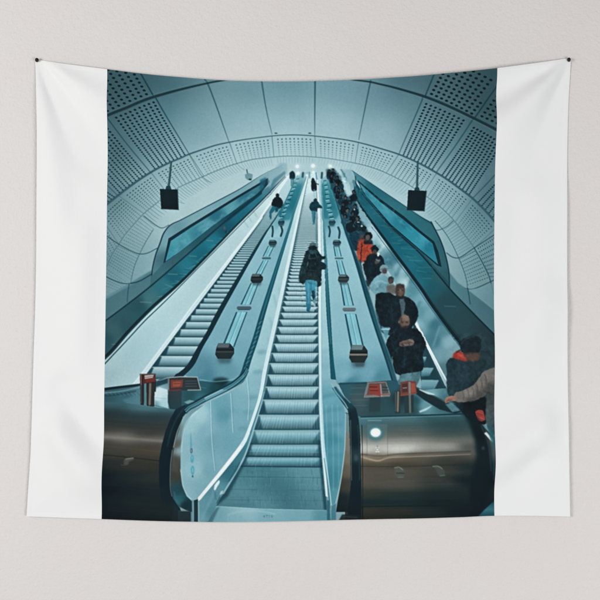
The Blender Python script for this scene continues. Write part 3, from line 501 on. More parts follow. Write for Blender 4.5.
poly([(309.6,248.2),(312,247),(315,247.4),(317.6,250.4),(321.4,256),(325.2,256),(325.4,258.4),(322.6,260),(320.6,261),(324,262.6),(326,264.6),(325.8,269.2),(321.4,269.6),(321.2,280),(320.8,285.6),(317.4,287.4),(316.8,281),(310,279.6),(306,280),(303.4,284.6),(299.2,282),(298.6,276),(300.4,268),(303.6,258.5),(305.6,251.5)], idw([(308,253,(32,56,62)),(302,276,(36,58,62)),(313,278,(44,62,64)),(319,274,(34,54,58)),(323,266,(30,52,58)),(321,257,(24,48,54))], 3), 1, .35)
ell(312.6,262.8,6.4,9.2,(24,42,48),.9,.5); poly([(308,251),(311,249.2),(316,249.4),(318,252.4),(312,254)], (58,92,100), .8, .5)
for q, w, c in [([(308,262),(307,266)],1.2,(96,124,128)), ([(310,252.5),(308.6,258)],1,(70,104,112)), ([(315,253),(317,258)],1,(66,98,106)), ([(308,270),(316,270.6)],.7,(52,74,78)), ([(309,258.6),(315.6,258.2)],.8,(60,88,94)), ([(310,264),(315,264.4)],.6,(44,66,72)), ([(303,262),(301,275)],.8,(52,76,80)), ([(309,275.4),(317,276)],.7,(60,76,76)), ([(322,259.6),(323.4,260.8)],1,(180,206,210))]: line(q, w, c, .75, .3, False)
for k in range(26): ell(rng.uniform(306,319), rng.uniform(252,278), .7, .9, [(16,32,38),(48,72,78),(62,84,86)][k%3], .4, .3)
folds([(304,252),(318,250),(325.8,264.6),(325.8,269.2),(320.8,285.6),(299.2,282),(298.6,276),(300.4,268)], 60, [(14,28,32),(60,82,86),(24,40,44),(76,98,100)], 6, 1.1)
ell(312.6,245.3,3.4,3.0,(76,102,107),1,.3); ell(312.6,247.8,4.6,2.2,(26,46,52),.95,.4); ell(311.6,244.4,1.8,1.2,(104,128,132),.6,.5)
# the queue on the right escalator
poly([(326,169),(334,169),(341,177),(343,188),(347,196),(352,196),(358,206),(357,214),(362,222),(368,230),(366,242),(352,248),(345,232),(341,215),(336,200),(332,188),(327,178)], idw([(330,172,(40,78,88)),(336,182,(60,112,124)),(340,192,(44,92,104)),(346,205,(30,70,82)),(352,215,(34,76,90)),(350,228,(40,88,102)),(360,230,(28,60,70))]), .9, .8)
qp = [(329.5,172.5),(331,181),(336,190),(341,199),(344,208),(349,218),(354,228)]
for k in range(60):
    t = rng.random()**.8; p = along(qp, [t])[0]; w = 3.2+5.5*t; x, y = p[0]+rng.uniform(-.35,1)*w*.75, p[1]+rng.normal(0,2); r = .8+1.5*t
    ell(x, y, r*rng.uniform(.7,1.2), r*rng.uniform(1,1.7), [(16,40,48),(22,48,56),(30,58,66),(20,62,76),(40,76,86),(14,34,42)][k%6], .85, .25)
for k in range(16):
    t = rng.random(); p = along(qp, [t])[0]; w = 2.5+5*t; x, y = p[0]+rng.uniform(-.2,1)*w*.7, p[1]+rng.normal(0,2)
    ell(x, y, .5+.5*t, .6+.6*t, [(126,100,90),(150,190,198),(86,110,114),(110,84,76)][k%4], .75, .2)
def fig(hx, hy, r, coat, face=SK, hair=(20,34,40), sh=2.4, ln=4.5):
    tri([(hx-r*sh*.55,hy+r*1.2),(hx,hy+r*.9),(hx+r*sh*.6,hy+r*1.3),(hx+r*sh*.8,hy+r*ln*.7),(hx+r*sh*.5,hy+r*ln),(hx-r*sh*.5,hy+r*ln),(hx-r*sh*.75,hy+r*ln*.6)], coat, .3)
    ell(hx,hy,r*.82,r,hair,1,.2); ell(hx-.1*r,hy+.25*r,r*.55,r*.68,face,.9,.2)
for hx,hy,r,c,f in [(329.2,170.4,1.5,(26,50,58),(60,84,90)),(332.6,170.2,1.4,(18,36,44),(96,92,90)),(334.6,174.2,1.5,(34,66,76),(44,66,74)),(331.6,175.8,1.5,(20,40,48),(84,86,86)),(337.4,177.6,1.6,(16,34,42),(70,82,86)),(333.6,181,1.6,(44,84,94),(52,74,82)),(336.4,184.6,1.7,(22,44,52),(98,90,84)),(340.6,182.4,1.6,(30,62,72),(40,62,70)),
    (338.2,190,1.8,(18,38,46),(92,86,82)),(342.6,190.6,1.8,(52,92,102),(60,80,86)),(353.4,191.8,2.1,(18,38,46),(86,82,80)),(340.4,196.6,1.9,(28,60,72),(54,72,78)),(345.4,197.4,2,(20,40,48),(104,92,86)),(350.2,202.2,2.1,(36,76,88),(60,76,80)),(343.2,204,2.1,(18,38,46),(96,88,84)),(355,206,2.2,(22,44,52),(72,80,82)),
    (347.4,210.2,2.3,(30,68,82),(100,90,84)),(352.6,213.6,2.3,(18,38,46),(64,74,78)),(345,216,2.3,(44,86,98),(88,84,82)),(357.4,218.4,2.5,(26,52,60),(98,88,82)),(350.4,220.4,2.5,(20,42,50),(74,78,80))]: fig(hx,hy,r*rng.uniform(.95,1.12),c,f,sh=rng.uniform(1.9,2.6),ln=rng.uniform(4,5.2)); line([(hx+r*.9,hy+r*1.3),(hx+r*1.7,hy+r*2.6)], .5, (96,140,150), .4, .25, False)
ell(352.8,229.2,2.6,3,(22,40,46),1,.3); tri([(349,233),(356,231),(359.5,240),(358,250),(351,249)], (26,64,78)); ell(363.5,228.5,2.6,2.8,(26,44,50),1,.3); ell(361.8,226.2,1,.8,(210,226,228),.9,.3); ell(358,222,1,.7,(200,220,222),.8,.3); ell(354,209.5,.9,.7,(205,222,225),.8,.3)
for k in range(16):
    t = .25+.75*rng.random(); p = along(qp, [t])[0]; w = 3+5*t; x, y = p[0]+rng.uniform(-.3,1)*w*.75, p[1]+rng.normal(0,2)
    line([(x,y),(x+rng.normal(0,1.2),y+rng.uniform(1,4))], rng.uniform(.6,1.4), [(14,34,42),(34,66,76),(60,104,114),(20,48,58),(84,124,132)][k%5], .6, .25, False)
# orange jacket

ell(361.5,238.5,3,3.6,(84,66,62),.9,.4)
poly([(358.5,240.5),(363,239.5),(367,241.5),(371.6,243.5),(373,248),(372.3,254),(370,258),(365,262),(356.2,260.5),(356,254),(357,247)], (184,68,46), 1, .5, True)
poly([(357.5,254),(362,250),(360.5,261),(356.2,260)], (204,82,56), .6, .6); line([(361.7,243),(360.8,252),(360.6,261)], 1.3, (66,40,42), .9, .3); line([(367.5,244),(366,259)], 1.2, (160,56,40), .6, .4, False)
folds([(358.5,240.5),(363,239.5),(367,241.5),(371.6,243.5),(373,248),(372.3,254),(370,258),(365,262),(356.2,260.5),(356,254),(357,247)], 22, [(150,48,34),(232,110,74),(120,44,38)], 5, 1.1)
ell(368,236.3,4.1,4.6,(22,34,40),1,.35); ell(367.4,237.8,2.4,3,(92,88,86),1,.45); poly([(363.5,240.5),(372,240),(372.8,244.5),(368,243.5),(364,244)], (24,38,44), .9, .4)
line([(359,262),(361,275)], 4, (44,70,80), .9, .4, False); line([(363.5,270),(366.5,285)], 2, (150,180,186), .6, .4, False)
# man in dark coat and cap
poly([(366.5,256.5),(371,253.5),(378,254),(382.5,257.5),(384.3,264),(385.5,267.5),(380,274),(373,280),(370.5,285),(366.5,279),(363.5,270),(363.2,263)], N1, 1, .4, True)
ell(374.2,249.4,3.5,4.6,(26,40,46),1,.3); ell(374.6,252.2,2.3,2.6,(88,74,68),1,.45); line([(370.8,248.6),(377.8,248.8)], 1.6, (20,34,40), .9, .2, False)
folds([(366.5,256.5),(371,253.5),(378,254),(382.5,257.5),(384.3,264),(385.5,267.5),(380,274),(373,280),(370.5,285),(366.5,279),(363.5,270),(363.2,263)], 34, DKF, 5, 1.2)
ell(376.5,262,2.6,1.8,(110,88,84),.8,.5); poly([(375.5,258.8),(380,259.3),(379.6,261.3),(375.8,260.8)], (130,146,150), .7, .4); ell(378.2,254.6,.9,1.4,(225,238,240),.9,.25)
poly([(365,281),(371,276),(376,276),(376,282),(370,288),(366,286)], (38,58,64), .9, .5)
# light coat and hat
poly([(368.6,288),(371.5,281.5),(377.5,275.5),(383,274.5),(388,278),(389,284),(387,291),(383,294),(375,294),(371,290.5)], lin(370,278,388,292,[(0,(124,172,183)),(1,(92,142,156))]), 1, .4, True)
line([(374,283),(380,281),(386,283)], 1.2, (150,192,200), .6, .5); line([(376,290),(381,284)], 1, (76,124,138), .7, .5, False)
folds([(368.6,288),(371.5,281.5),(377.5,275.5),(383,274.5),(388,278),(389,284),(387,291),(383,294),(375,294),(371,290.5)], 22, [(70,112,124),(160,198,205),(84,130,142)], 5, 1.1)
ell(383.6,268.6,4.1,4.4,(118,150,157),1,.3); ell(384.2,271.2,2.7,2.8,(90,80,78),1,.45); line([(380.2,269.2),(387.4,268.6)], 1, (84,112,120), .7, .25, False)
line([(369,288),(365.5,292),(368.5,293.5)], 2.4, (106,118,120), .8, .4)
# next figures
ell(390.6,279.8,2.9,3.8,(60,72,76),1,.35); ell(390.4,281,2.1,2.6,(98,80,72),1,.45); poly([(386,287),(389,284),(395,285),(396,294),(387,294)], (98,92,86), .85, .7)
poly([(375.5,294),(381,292.3),(388,292.5),(394,295),(404,296),(411,299.5),(415.5,304.5),(417.8,312),(416.5,320),(412,327),(408,334),(384,334),(378,322),(375,308)], (25,42,49), 1, .4, True)
ell(400,290.5,5,6.4,(100,78,68),1,.35); ell(401.5,289.5,2,3,(126,100,88),.6,.8); ell(396.4,291,1.4,4.5,(66,54,50),.6,.7); ell(400,286,4.6,2.8,(74,62,58),.8,.5); poly([(395.5,293),(400,297.8),(404.4,293),(403.5,297.5),(400,299.6),(396.5,297.5)], (52,48,48), .85, .4); ell(398,290,1.2,.7,(50,42,42),.75,.4); ell(402.2,290,1.2,.7,(50,42,42),.75,.4); ell(400.2,292,.7,1.2,(118,94,82),.6,.4)
poly([(399,299),(403.5,298.5),(405,303),(403.8,315),(402.3,322)], (92,116,122), .75, .4); line([(391,302),(392,320)], 1.2, (40,62,70), .6, .4, False)
folds([(375.5,294),(381,292.3),(388,292.5),(394,295),(404,296),(411,299.5),(415.5,304.5),(417.8,312),(416.5,320),(412,327),(408,334),(384,334),(378,322),(375,308)], 60, DKF, 8, 1.5)
poly([(381,326.5),(390,327.5),(388,333),(386.5,340),(384,336)], (84,146,160), .95, .5); line([(381.5,329),(389,329)], 1.4, (160,200,207), .8, .4, False); line([(376,312),(382,334)], 1.2, (120,160,168), .5, .4, False)
# bald man in front
poly([(397.5,328.5),(402,326.5),(409,327.5),(416,329),(420.5,333),(424.8,340.5),(425.8,346),(422.5,354),(423.2,362),(422,370),(414,375.6),(404,375.5),(396,373.5),(391,367),(387.5,359),(384.6,352),(386,343),(390.5,333.5)], (24,40,47), 1, .35, True)
poly([(400,374),(420.5,371),(420,378),(416,386),(413,390),(400,390),(397.5,382)], lin(398,376,420,384,[(0,(66,104,114)),(.4,(92,134,144)),(1,(70,108,118))]), 1, .4)
poly([(390.8,358),(392.4,356),(393,362),(392.3,366),(391,362)], (110,156,166), .85, .35)
ell(404.2,321.3,5.2,7.0,(112,88,77),1,.35); ell(405,317.6,3.6,2.8,(142,116,102),.65,.8); ell(400.4,321.5,1.6,5,(82,66,60),.6,.8); poly([(399.4,323),(401,326),(404.4,325.6),(407.6,325.8),(409.2,322.8),(408.4,327.5),(404.6,330.5),(400.6,327.8)], (46,42,44), .85, .7, True)
ell(402,322.2,1.3,.8,(52,44,44),.8,.4); ell(406.8,322,1.3,.8,(52,44,44),.8,.4); ell(404.5,324,.8,1.3,(126,100,88),.6,.5); line([(402.6,326.6),(406,326.6)], .7, (60,46,46), .7, .35, False); ell(398.8,322,.8,1.5,(110,86,76),.9,.25)
poly([(399.2,342.2),(403,340.6),(410,338.8),(413.4,340.5),(413.6,344.2),(410,345.6),(400,346)], (112,92,84), 1, .4, True); line([(402,343.2),(412,342.2)], .7, (66,56,56), .7, .25, False); line([(409,339.4),(413,342)], 1.2, (140,118,106), .6, .3, False)
line([(391,338),(394,350),(399,347)], 1.2, (38,58,64), .7, .5); line([(420,340),(419,352)], 1.2, (36,56,62), .6, .5, False); line([(404,349),(404,372)], .8, (36,54,60), .6, .4, False)
folds([(397.5,328.5),(402,326.5),(409,327.5),(416,329),(420.5,333),(424.8,340.5),(425.8,346),(422.5,354),(423.2,362),(422,370),(414,375.6),(404,375.5),(396,373.5),(391,367),(387.5,359),(384.6,352),(386,343),(390.5,333.5)], 70, DKF, 8, 1.5)

# the photograph's own unevenness over the figures: edges wander, cloth mottles
def noise2(sh, r):
    k = max(1, int(r*S/2)); g = rng.normal(0, 1, (sh[0]//k+4, sh[1]//k+4)).astype(np.float32); g = blur2(g, 1.0); g /= g.std()
    return blur2(np.repeat(np.repeat(g, k, 0), k, 1)[:sh[0], :sh[1]], k*.5)
def rough(pts, amp, scale, mott, ms):
    b = bbox([p[0] for p in pts], [p[1] for p in pts], 2); x0, x1, y0, y1 = b; src = IMG[y0:y1, x0:x1].copy(); sh = src.shape[:2]
    m = blur2(pmask(pts, b), 1.0*S)[..., None]; yy, xx = np.mgrid[0:sh[0], 0:sh[1]]
    dx = noise2(sh, scale)*amp*S; dy = noise2(sh, scale)*amp*S
    out = src[np.clip(yy+dy, 0, sh[0]-1).astype(int), np.clip(xx+dx, 0, sh[1]-1).astype(int)]
    lm = np.clip(1.3-out.mean(-1)/130, 0.08, 1)*mott
    out = out*(1+1.6*lm*noise2(sh, ms)+lm*noise2(sh, ms*.45))[..., None]+(noise2(sh, ms)*lm*22)[..., None]
    IMG[y0:y1, x0:x1] = src*(1-m)+out*m
rough([(324,166),(345,166),(362,196),(372,226),(384,246),(378,262),(362,268),(344,236)], .26, 1.3, .05, 1.4)
rough([(352,232),(375,230),(384,250),(400,275),(412,296),(420,314),(428,342),(424,376),(414,392),(398,392),(384,352),(372,300),(360,272)], .20, 1.6, .045, 2.0)
rough([(306,241),(320,241),(328,256),(328,272),(318,312),(303,312),(297,284)], .16, 1.4, .05, 1.6)
rough([(268,190),(285,190),(285,221),(267,221)], .15, 1.4, .03, 1.6); rough([(307,177),(324,177),(324,226),(308,226)], .12, 1.4, .03, 1.6)

# ---- median right hand rail, drawn over the queue
poly(sp(MRL)+sp(MRR)[::-1], lin(395,385,330,183,[(0,(40,88,100)),(.3,(34,92,106)),(.6,(24,80,94)),(1,(30,100,116))]), .95, .25)
line([(p[0]+1.2,p[1]) for p in MRL], [1.4,1.3,1.2,1,.8,.6,.5,.4,.3,.2], (20,58,70), .7, .3); line([(x-.3,y) for x,y in MRR[1:7]], .7, (120,170,180), .5, .3)

# ---- left newel: deck plate, signs, drum
poly([(102,388),(142,383),(160,378),(178,377),(200,381),(234,381),(230,385),(206,396),(192,403),(180,412),(150,409),(102,402)], idw([(108,398,(58,98,106)),(108,391,(60,104,114)),(125,397,(62,108,120)),(140,398,(80,130,144)),(160,398,(150,188,196)),(190,395,(44,86,94)),(205,385,(46,96,106)),(222,383,(34,66,72)),(215,388,(34,78,86)),(232,382,(60,120,134)),(200,400,(56,112,122)),(185,405,(50,92,100))]))
ell(221,380.5,8,3.2,(30,56,60),.85,1.2); line([(200,379.5),(214,381.5),(232,379.5),(238,376)], .9, (130,186,196), .6, .4); line([(192,386),(206,388)], .6, (90,140,150), .5, .3, False)
line([(102,389.6),(118,387.4),(136,385.4),(142,384)], [2.6,2.4,2,1.4], (24,52,60), .95, .25); line([(103,393),(122,391),(140,387)], 1.2, (150,188,196), .55, .4); line([(104,396),(118,394.5),(136,391)], 1, (34,72,82), .7, .4)
for k in range(16): x = 106+k*2.1; line([(x,392.5),(x+2.4,395.2)], .6, (24,60,70) if k%2 else (140,180,188), .2, .3, False)
poly([(122,399.5),(138,395),(141,406),(128,404.5)], (84,134,148), .7, .9)
poly([(153.5,391),(159,387),(167.5,389.5),(168.3,408.5),(156,407)], idw([(160,389,(190,214,219)),(158,398,(196,218,223)),(164,404,(160,200,208)),(156,404,(110,160,172))]), 1, .4); line([(154,397.5),(167,398.6)], .7, (140,176,184), .6, .3, False); line([(153.5,405),(167,408.4)], 1.2, (60,110,124), .7, .4, False)
poly([(160,378.5),(168,378),(168,383),(156,387),(156,382)], (28,62,74), .8, .5); line([(148,380),(160,380),(168,377.5)], .8, (170,206,212), .6, .3)
# sign on posts
for x0, x1, y1, c in [(140.2,144.4,405,(58,54,54)),(146.4,149.6,406,(52,54,56)),(149,154.8,406.5,(60,58,58))]: poly([(x0,381),(x1,381),(x1-.3,y1),(x0+.5,y1)], c, 1, .25)
line([(150.4,384),(149.8,404)], 2.2, (140,126,110), .8, .35, False); line([(141.2,384),(141.4,403)], .9, (96,92,88), .8, .2, False); line([(153.5,382),(155.5,380.5),(155.2,391)], 1.8, (48,46,48), .9, .25, False)
poly([(140,373.8),(155.9,373.5),(155.6,381.8),(148,382.8),(140.2,384.6)], (106,54,50), 1, .2); poly([(144.6,375.4),(154,374.6),(153,377.8),(145,379)], (196,196,190), .85, .3); poly([(146,378.8),(155,377.4),(155,381),(146,382.4)], (138,58,52), .9, .3); line([(140.2,374.3),(155.8,374)], .9, (110,108,108), .9, .2, False); line([(141,374.5),(141.4,384.5)], 1, (130,124,120), .8, .2, False); line([(145,377.4),(153,376.3)], .5, (80,40,40), .7, .15, False); line([(143.4,375),(142.4,384)], 1.2, (50,44,46), .7, .2, False)
# second sign with its block
poly([(168.2,390.3),(182,390.5),(181.6,409.8),(170,410),(168,402)], lin(0,390,0,410,[(0,(60,72,76)),(1,(42,72,80))]), 1, .35)
poly([(168.6,377.6),(180,376.6),(197.4,377),(200.8,389.8),(186,390.3),(168.7,390.6)], (54,64,68), 1, .2)
line([(168.8,377.6),(180,376.7),(197.4,377)], 1, (160,168,168), .9, .2, False); line([(197.4,377),(200.8,389.8),(188,390)], 1, (150,160,160), .85, .2, False); line([(169,378),(169,390.4)], 1, (130,130,128), .85, .2, False)
poly([(170.7,379.8),(183.2,379.6),(182.4,387),(170.7,388.2)], (140,62,52), 1, .35); poly([(173,381.8),(181,381.4),(180.4,386),(173,386.6)], (164,88,68), .8, .4); line([(174,383.6),(180,383.4)], .7, (120,44,40), .8, .2, False); line([(169,390),(181,389.6)], 1.2, (150,52,52), .8, .25, False)
for y in (381,383.6,386.2): line([(185.5,y),(197,y-.2)], .6, (104,116,118), .5, .2, False)
# drum
poly([(100,402),(110,401.6),(140,404.6),(160,407.6),(176,409.4),(184,412),(178,440),(178,522),(100,522)], idw([(105,404,(66,106,114)),(150,407,(78,126,136)),(105,412,(46,66,70)),(150,416,(50,72,76)),(105,422,(56,64,64)),(140,424,(58,66,64)),(160,428,(62,66,62)),(105,430,(76,74,68)),(150,434,(74,70,64)),(105,436.5,(132,130,122)),(120,437.5,(138,136,126)),(150,439.5,(116,114,106)),(105,442,(84,78,70)),(150,445,(80,74,64)),(105,449,(82,76,64)),(150,452,(84,77,63)),(105,454.5,(74,72,64)),(150,458,(72,68,56)),(105,463,(48,54,52)),(140,466,(62,62,54)),(158,466,(58,58,50)),(105,475,(14,34,42)),(125,475,(38,50,50)),(150,478,(50,56,54)),(105,490,(12,30,38)),(130,490,(26,42,48)),(155,490,(36,48,52)),(105,505,(20,38,46)),(140,503,(34,46,48)),(105,519,(18,34,40)),(150,518,(30,42,44)),(175,515,(36,50,52))], 4.0, .2, 1.0, 2))
line([(102,433.5),(130,435.5),(164,438.5)], 1, (96,90,82), .35, .5); line([(102,437.4),(130,438.6),(164,441)], 2.6, (150,140,128), .45, .8); line([(102,454.6),(130,457.3),(159.5,460.6)], .9, (30,34,34), .6, .4); line([(102,446),(130,448.5),(162,451.5)], .9, (98,90,72), .45, .5)
poly([(124.2,459.6),(128,457.6),(133.8,457.2),(134,459.4),(129,461.6),(128.5,464.5),(124,464.6)], (104,104,96), .6, .5); line([(126,459),(133.4,457.8)], 1, (150,148,138), .65, .35, False); line([(121.5,464.6),(127,465)], .8, (84,84,76), .8, .3, False)
for k in range(50): y = rng.uniform(404,518); line([(102,y),(135,y+2),(166,y+4.5)], .6, (110,106,96) if k%2 else (16,26,30), .05, .4)
# rubber hand rail round the newel
inner = [(196,405.5),(190,409),(186,414),(181,424),(176,440),(173,455),(171.5,470),(171,485),(173,498),(178,506),(186,510),(192,512),(192,501),(186.7,496),(182.5,485),(180.6,470),(181,446),(184,429),(192,414),(203,405.6)]
poly(inner, idw([(185,420,(120,160,168)),(180,432,(110,140,146)),(177,445,(96,100,94)),(175,460,(84,86,78)),(174,475,(70,74,66)),(178,470,(86,86,76)),(180,450,(140,170,176)),(176,490,(44,84,94)),(180,500,(50,110,122)),(185,505,(30,62,70))]), 1, .3)
rub = [(204,397),(196,400.8),(190,403.3),(182,406),(175.5,409.5),(170.5,418.5),(165.5,431.7),(162,445),(159.6,458),(159.1,472),(159.6,487),(161.4,498.5),(165,504.5),(172,509),(181,511),(180,507.6),(174.5,502),(171,494),(169.6,485),(170,465),(173.3,446),(177.5,430),(183,417),(188.5,410.2),(196,406),(206,400.6)]
poly(rub, idw([(200,400,(34,72,82)),(185,407,(28,54,62)),(172,425,(24,46,54)),(165,450,(18,42,52)),(164,475,(18,40,50)),(166,500,(24,44,52)),(178,508,(34,54,60))]), 1, .25)
line([(197,400.8),(186,406.5),(177,418),(171,432),(167.5,446)], 1.1, (60,96,104), .45, .5); line([(172.4,450),(170.8,465),(170.4,485),(172,496)], .9, (130,150,150), .6, .25); line([(182.5,419.5),(177,433),(173.8,447)], .8, (170,196,200), .6, .25); line([(174.5,492),(176,499),(180,505)], 1.6, (60,130,144), .5, .6)
# light lower lip of the rail sweep
SW = [(186,413),(190,409.3),(196,406.2),(206.7,400.3),(220,393.8),(232,387.6),(240,381.5),(245.5,376),(248,371)]
line([(x+.2,y-1.6) for x,y in SW], [1.4,1.6,1.8,1.9,1.9,1.8,1.6,1.4,1], (86,150,164), .9, .3); line([(x-1,y-4.4) for x,y in SW], [2.4,2.4,2.2,2,1.9,1.8,1.8,1.7,1.6], (22,70,82), .95, .25)
line([(x-1,y-2.9) for x,y in SW], .6, (150,196,204), .7, .2); line([(x+.4,y+.2) for x,y in SW], [1,1,1,1,1.1,1.1,1,1,.8], (30,82,96), .9, .2); line([(x+.6,y+1.5) for x,y in SW[2:]], .7, (150,194,202), .6, .25)
poly([(184,402),(190,399.8),(195,401),(188,404)], (130,176,186), .7, .4)
line([(181.6,452),(183,432),(188,420),(197,411)], 1.2, (190,218,222), .5, .5); line([(181,470),(183,485),(187.5,495),(192,499.5)], 1, (196,222,226), .55, .35)
# decal
poly([(190.4,433),(191.4,433.5),(192.4,445),(192.2,452),(191,455),(190.2,448)], (88,164,188), .65, .4); ell(191.6,450.5,1.2,2.6,(88,92,110),.75,.3); ell(191.4,450.5,.5,1.6,(170,200,208),.6,.2)
ell(192.3,458.5,1.6,4.2,(66,166,190),.7,.4); ell(192.3,457.6,.6,1.8,(128,200,214),.7,.3); ell(192.8,470,1.7,4.6,(62,164,186),.7,.4); ell(192.8,470,.7,2.6,(140,205,216),.7,.3); ell(192.8,476,.8,1.2,(30,110,138),.8,.3)
poly([(172,520),(174,508),(181,511),(191,511),(191,522),(172,522)], (38,54,58), .9, .5)

# ---- right newel: deck plate, signs, drum
poly([(338,383),(352,383.5),(367,382),(392,380),(398,384),(410,388),(421,390),(446,388),(470,400),(468,416),(350,417),(348,404)], idw([(345,388,(52,98,110)),(360,388,(62,90,96)),(358,400,(70,92,96)),(352,408,(56,84,90)),(375,404,(50,76,82)),(392,386,(48,92,104)),(400,398,(40,58,62)),(415,400,(44,84,92)),(420,392,(80,140,152)),(430,396,(120,172,182)),(425,406,(96,150,162)),(412,410,(50,84,90)),(440,404,(64,112,122)),(460,408,(44,84,94)),(385,412,(52,84,90))]))
for y in (388,394,400,405.5): line([(350,y),(368,y-.2)], .8, (110,122,124), .3, .4, False)
line([(340,383.4),(366,382.6)], 1.6, (30,76,88), .8, .35, False)
# rail of the right escalator coming to its newel
poly([(411,384.5),(421,389),(436,396.5),(452,404.5),(462,411),(455,413.5),(440,409.5),(424,400),(412,391)], (34,54,60), .95, .35); line([(414,386.5),(424,391),(444,401)], 1.2, (78,110,116), .6, .35); line([(419.5,389.5),(428,393),(434,394.5)], [1,2.2,.8], (200,222,225), .85, .4)
line([(420,411.5),(426,409),(431,406)], [1.8,2,.8], (190,216,221), .85, .5); poly([(445,404),(452,402.5),(460,410.5),(452,412)], (96,146,158), .8, .5)
# signs
poly([(370,396),(380.4,396.5),(380,411.5),(369,411.5)], (50,72,76), 1, .35)
poly([(367.4,382.2),(386,381.6),(390.3,393.8),(389.6,396.4),(363.6,397.6),(364.4,393)], (120,122,118), 1, .25); poly([(369,383.4),(385.4,382.8),(388.6,393),(366.6,394.8)], (86,88,88), 1, .2)
poly([(369.6,384.6),(380,384.2),(381,396.4),(368.4,393)], (160,62,52), .95, .25); line([(369.6,386.8),(377,387)], .8, (60,40,42), .8, .2, False); line([(370,390.4),(377.6,390.4)], .8, (70,40,42), .7, .2, False); line([(367.6,382.4),(386,381.9)], .9, (166,92,80), .8, .2, False); line([(380.4,384.4),(381.4,396)], 1.4, (150,150,146), .8, .25, False)
line([(382.5,387),(387,387.4)], 1.1, (40,62,72), .8, .25, False); line([(382.5,390),(388,390)], .9, (40,62,72), .7, .25, False); line([(366,394.9),(389.6,394)], 1, (152,72,62), .7, .25, False)
poly([(394.4,391),(400.6,390.6),(400.2,413),(394.8,413)], (56,66,66), 1, .3); line([(398,392),(397.6,411)], 1.5, (146,132,112), .85, .3, False); line([(395.4,392),(395.6,411)], .8, (92,104,104), .8, .25, False)
poly([(400.2,382.2),(408,380.6),(415.8,381.2),(416.6,393),(408,395),(400.4,395.8)], (126,70,58), 1, .3); poly([(402,384),(407.4,383),(407.6,391.6),(402,392.6)], (84,56,54), .9, .3); poly([(410.6,383),(415,383.2),(415.6,392),(411,392.6)], (170,82,62), .9, .3); line([(409.4,382.6),(410,411)], 2.2, (124,126,122), .95, .25, False); line([(400.6,395.4),(416.4,392.8)], 1, (172,70,56), .8, .25, False); line([(403,388),(406.6,387.6)], 1, (200,180,168), .5, .25, False)
poly([(404,396),(413.4,394.6),(413.6,412),(404.5,413)], (48,66,68), .9, .35); line([(409.6,394),(410,412)], 2, (112,112,106), .9, .3, False)
# drum body
drum = [(345.5,412),(360,416.4),(400,415.4),(420,414.4),(450,413.6),(470,413),(497,440),(497,520),(345,521)]
poly(drum, idw([(365,418.5,(72,120,130)),(400,417.5,(74,118,126)),(440,416,(58,98,104)),(365,425,(70,106,114)),(400,425,(76,98,100)),(450,424,(54,82,86)),(365,434,(92,106,106)),(400,434,(98,104,98)),(450,433,(70,88,88)),(365,441,(130,131,124)),(400,441,(150,150,140)),(450,440,(116,118,110)),(365,446,(186,185,176)),(400,447,(206,204,196)),(445,446,(170,169,160)),(470,447,(90,92,88)),(365,451.5,(190,186,178)),(400,451.5,(204,201,195)),(445,450.5,(150,148,138)),(370,455.5,(112,100,82)),(410,455,(96,90,78)),(450,454,(84,82,74)),(370,458.3,(156,136,110)),(395,459,(120,106,84)),(365,463,(88,80,66)),(400,464,(78,74,62)),(450,462,(70,70,62)),(365,471,(92,86,74)),(400,472,(94,88,76)),(440,471,(74,74,66)),(470,466,(36,54,58)),(365,482,(92,86,72)),(400,484,(90,88,76)),(440,482,(66,70,66)),(470,480,(24,42,48)),(365,494,(60,66,58)),(400,496,(46,60,58)),(440,494,(34,50,52)),(365,503,(30,50,54)),(400,503,(28,50,54)),(440,503,(24,42,46)),(365,510,(64,62,52)),(400,511,(58,60,52)),(430,512,(40,52,52)),(370,518,(52,54,46)),(420,518,(40,48,46)),(460,512,(22,38,44)),(485,480,(18,36,44)),(485,510,(20,40,48))], 4.2, .2, 1.0, 2))
line([(361,456.5),(372,459.6),(379,460.4),(390,457.3),(410,456.5),(440,455.4),(470,453.8)], [1.4,1.8,1.6,1.2,1,1,.6], (178,158,130), .75, .4); line([(361,454),(380,455.6),(400,453.8),(440,452.3),(470,451)], 1.4, (76,70,60), .6, .5)
line([(361,466),(400,466.4),(470,464)], .7, (46,46,40), .55, .4); line([(361,506.8),(390,506.2),(450,505.4)], .9, (18,36,40), .8, .3); line([(361,416.8),(400,415.8),(465,413.8)], 1, (24,52,60), .85, .25); line([(361,418.2),(400,417.2),(460,415.4)], .8, (110,156,164), .5, .35)
for k in range(90): y = rng.uniform(419,517); x = rng.uniform(362,430); line([(x,y),(x+rng.uniform(20,50),y-.4)], .55, (150,142,124) if k%2 else (22,30,30), .05, .4, False)
poly([(394.5,467.4),(398,466.6),(402.4,467.6),(404.8,470.5),(404.4,476.6),(396.6,477),(394.8,474)], (92,102,98), .55, .6); line([(394.5,467.6),(399,467),(402.5,469.5)], 1, (150,150,136), .6, .35); line([(396.5,473),(404,473)], 1.2, (52,60,58), .7, .4, False); line([(398,477),(403,477)], .8, (130,128,112), .6, .3, False)
poly([(433,466),(438,465.6),(442,468),(445,471),(444.4,475.6),(438,475.4),(436,470)], (88,102,100), .5, .7); line([(432.6,466.2),(438,466),(442,468.5)], 1, (150,152,140), .6, .35); line([(440,475.6),(444.5,475)], .9, (110,130,128), .7, .35, False)
poly([(366.5,424),(387.5,424),(387.5,456),(367,456)], (196,196,188), .10, .3); line([(366.8,424),(367,456)], .5, (70,80,80), .4, .2, False); line([(387.4,424),(387.4,456)], .5, (70,80,80), .35, .2, False); line([(368,420.3),(381,420.3)], 1, (130,150,152), .7, .35, False)
ell(375.6,432.6,9,8,(70,122,130),.75,1.6); ell(375.5,432.4,6.2,5.4,(120,176,184),.6,.6); ell(375.5,432.4,4.9,4.2,(228,243,243),1,.45)
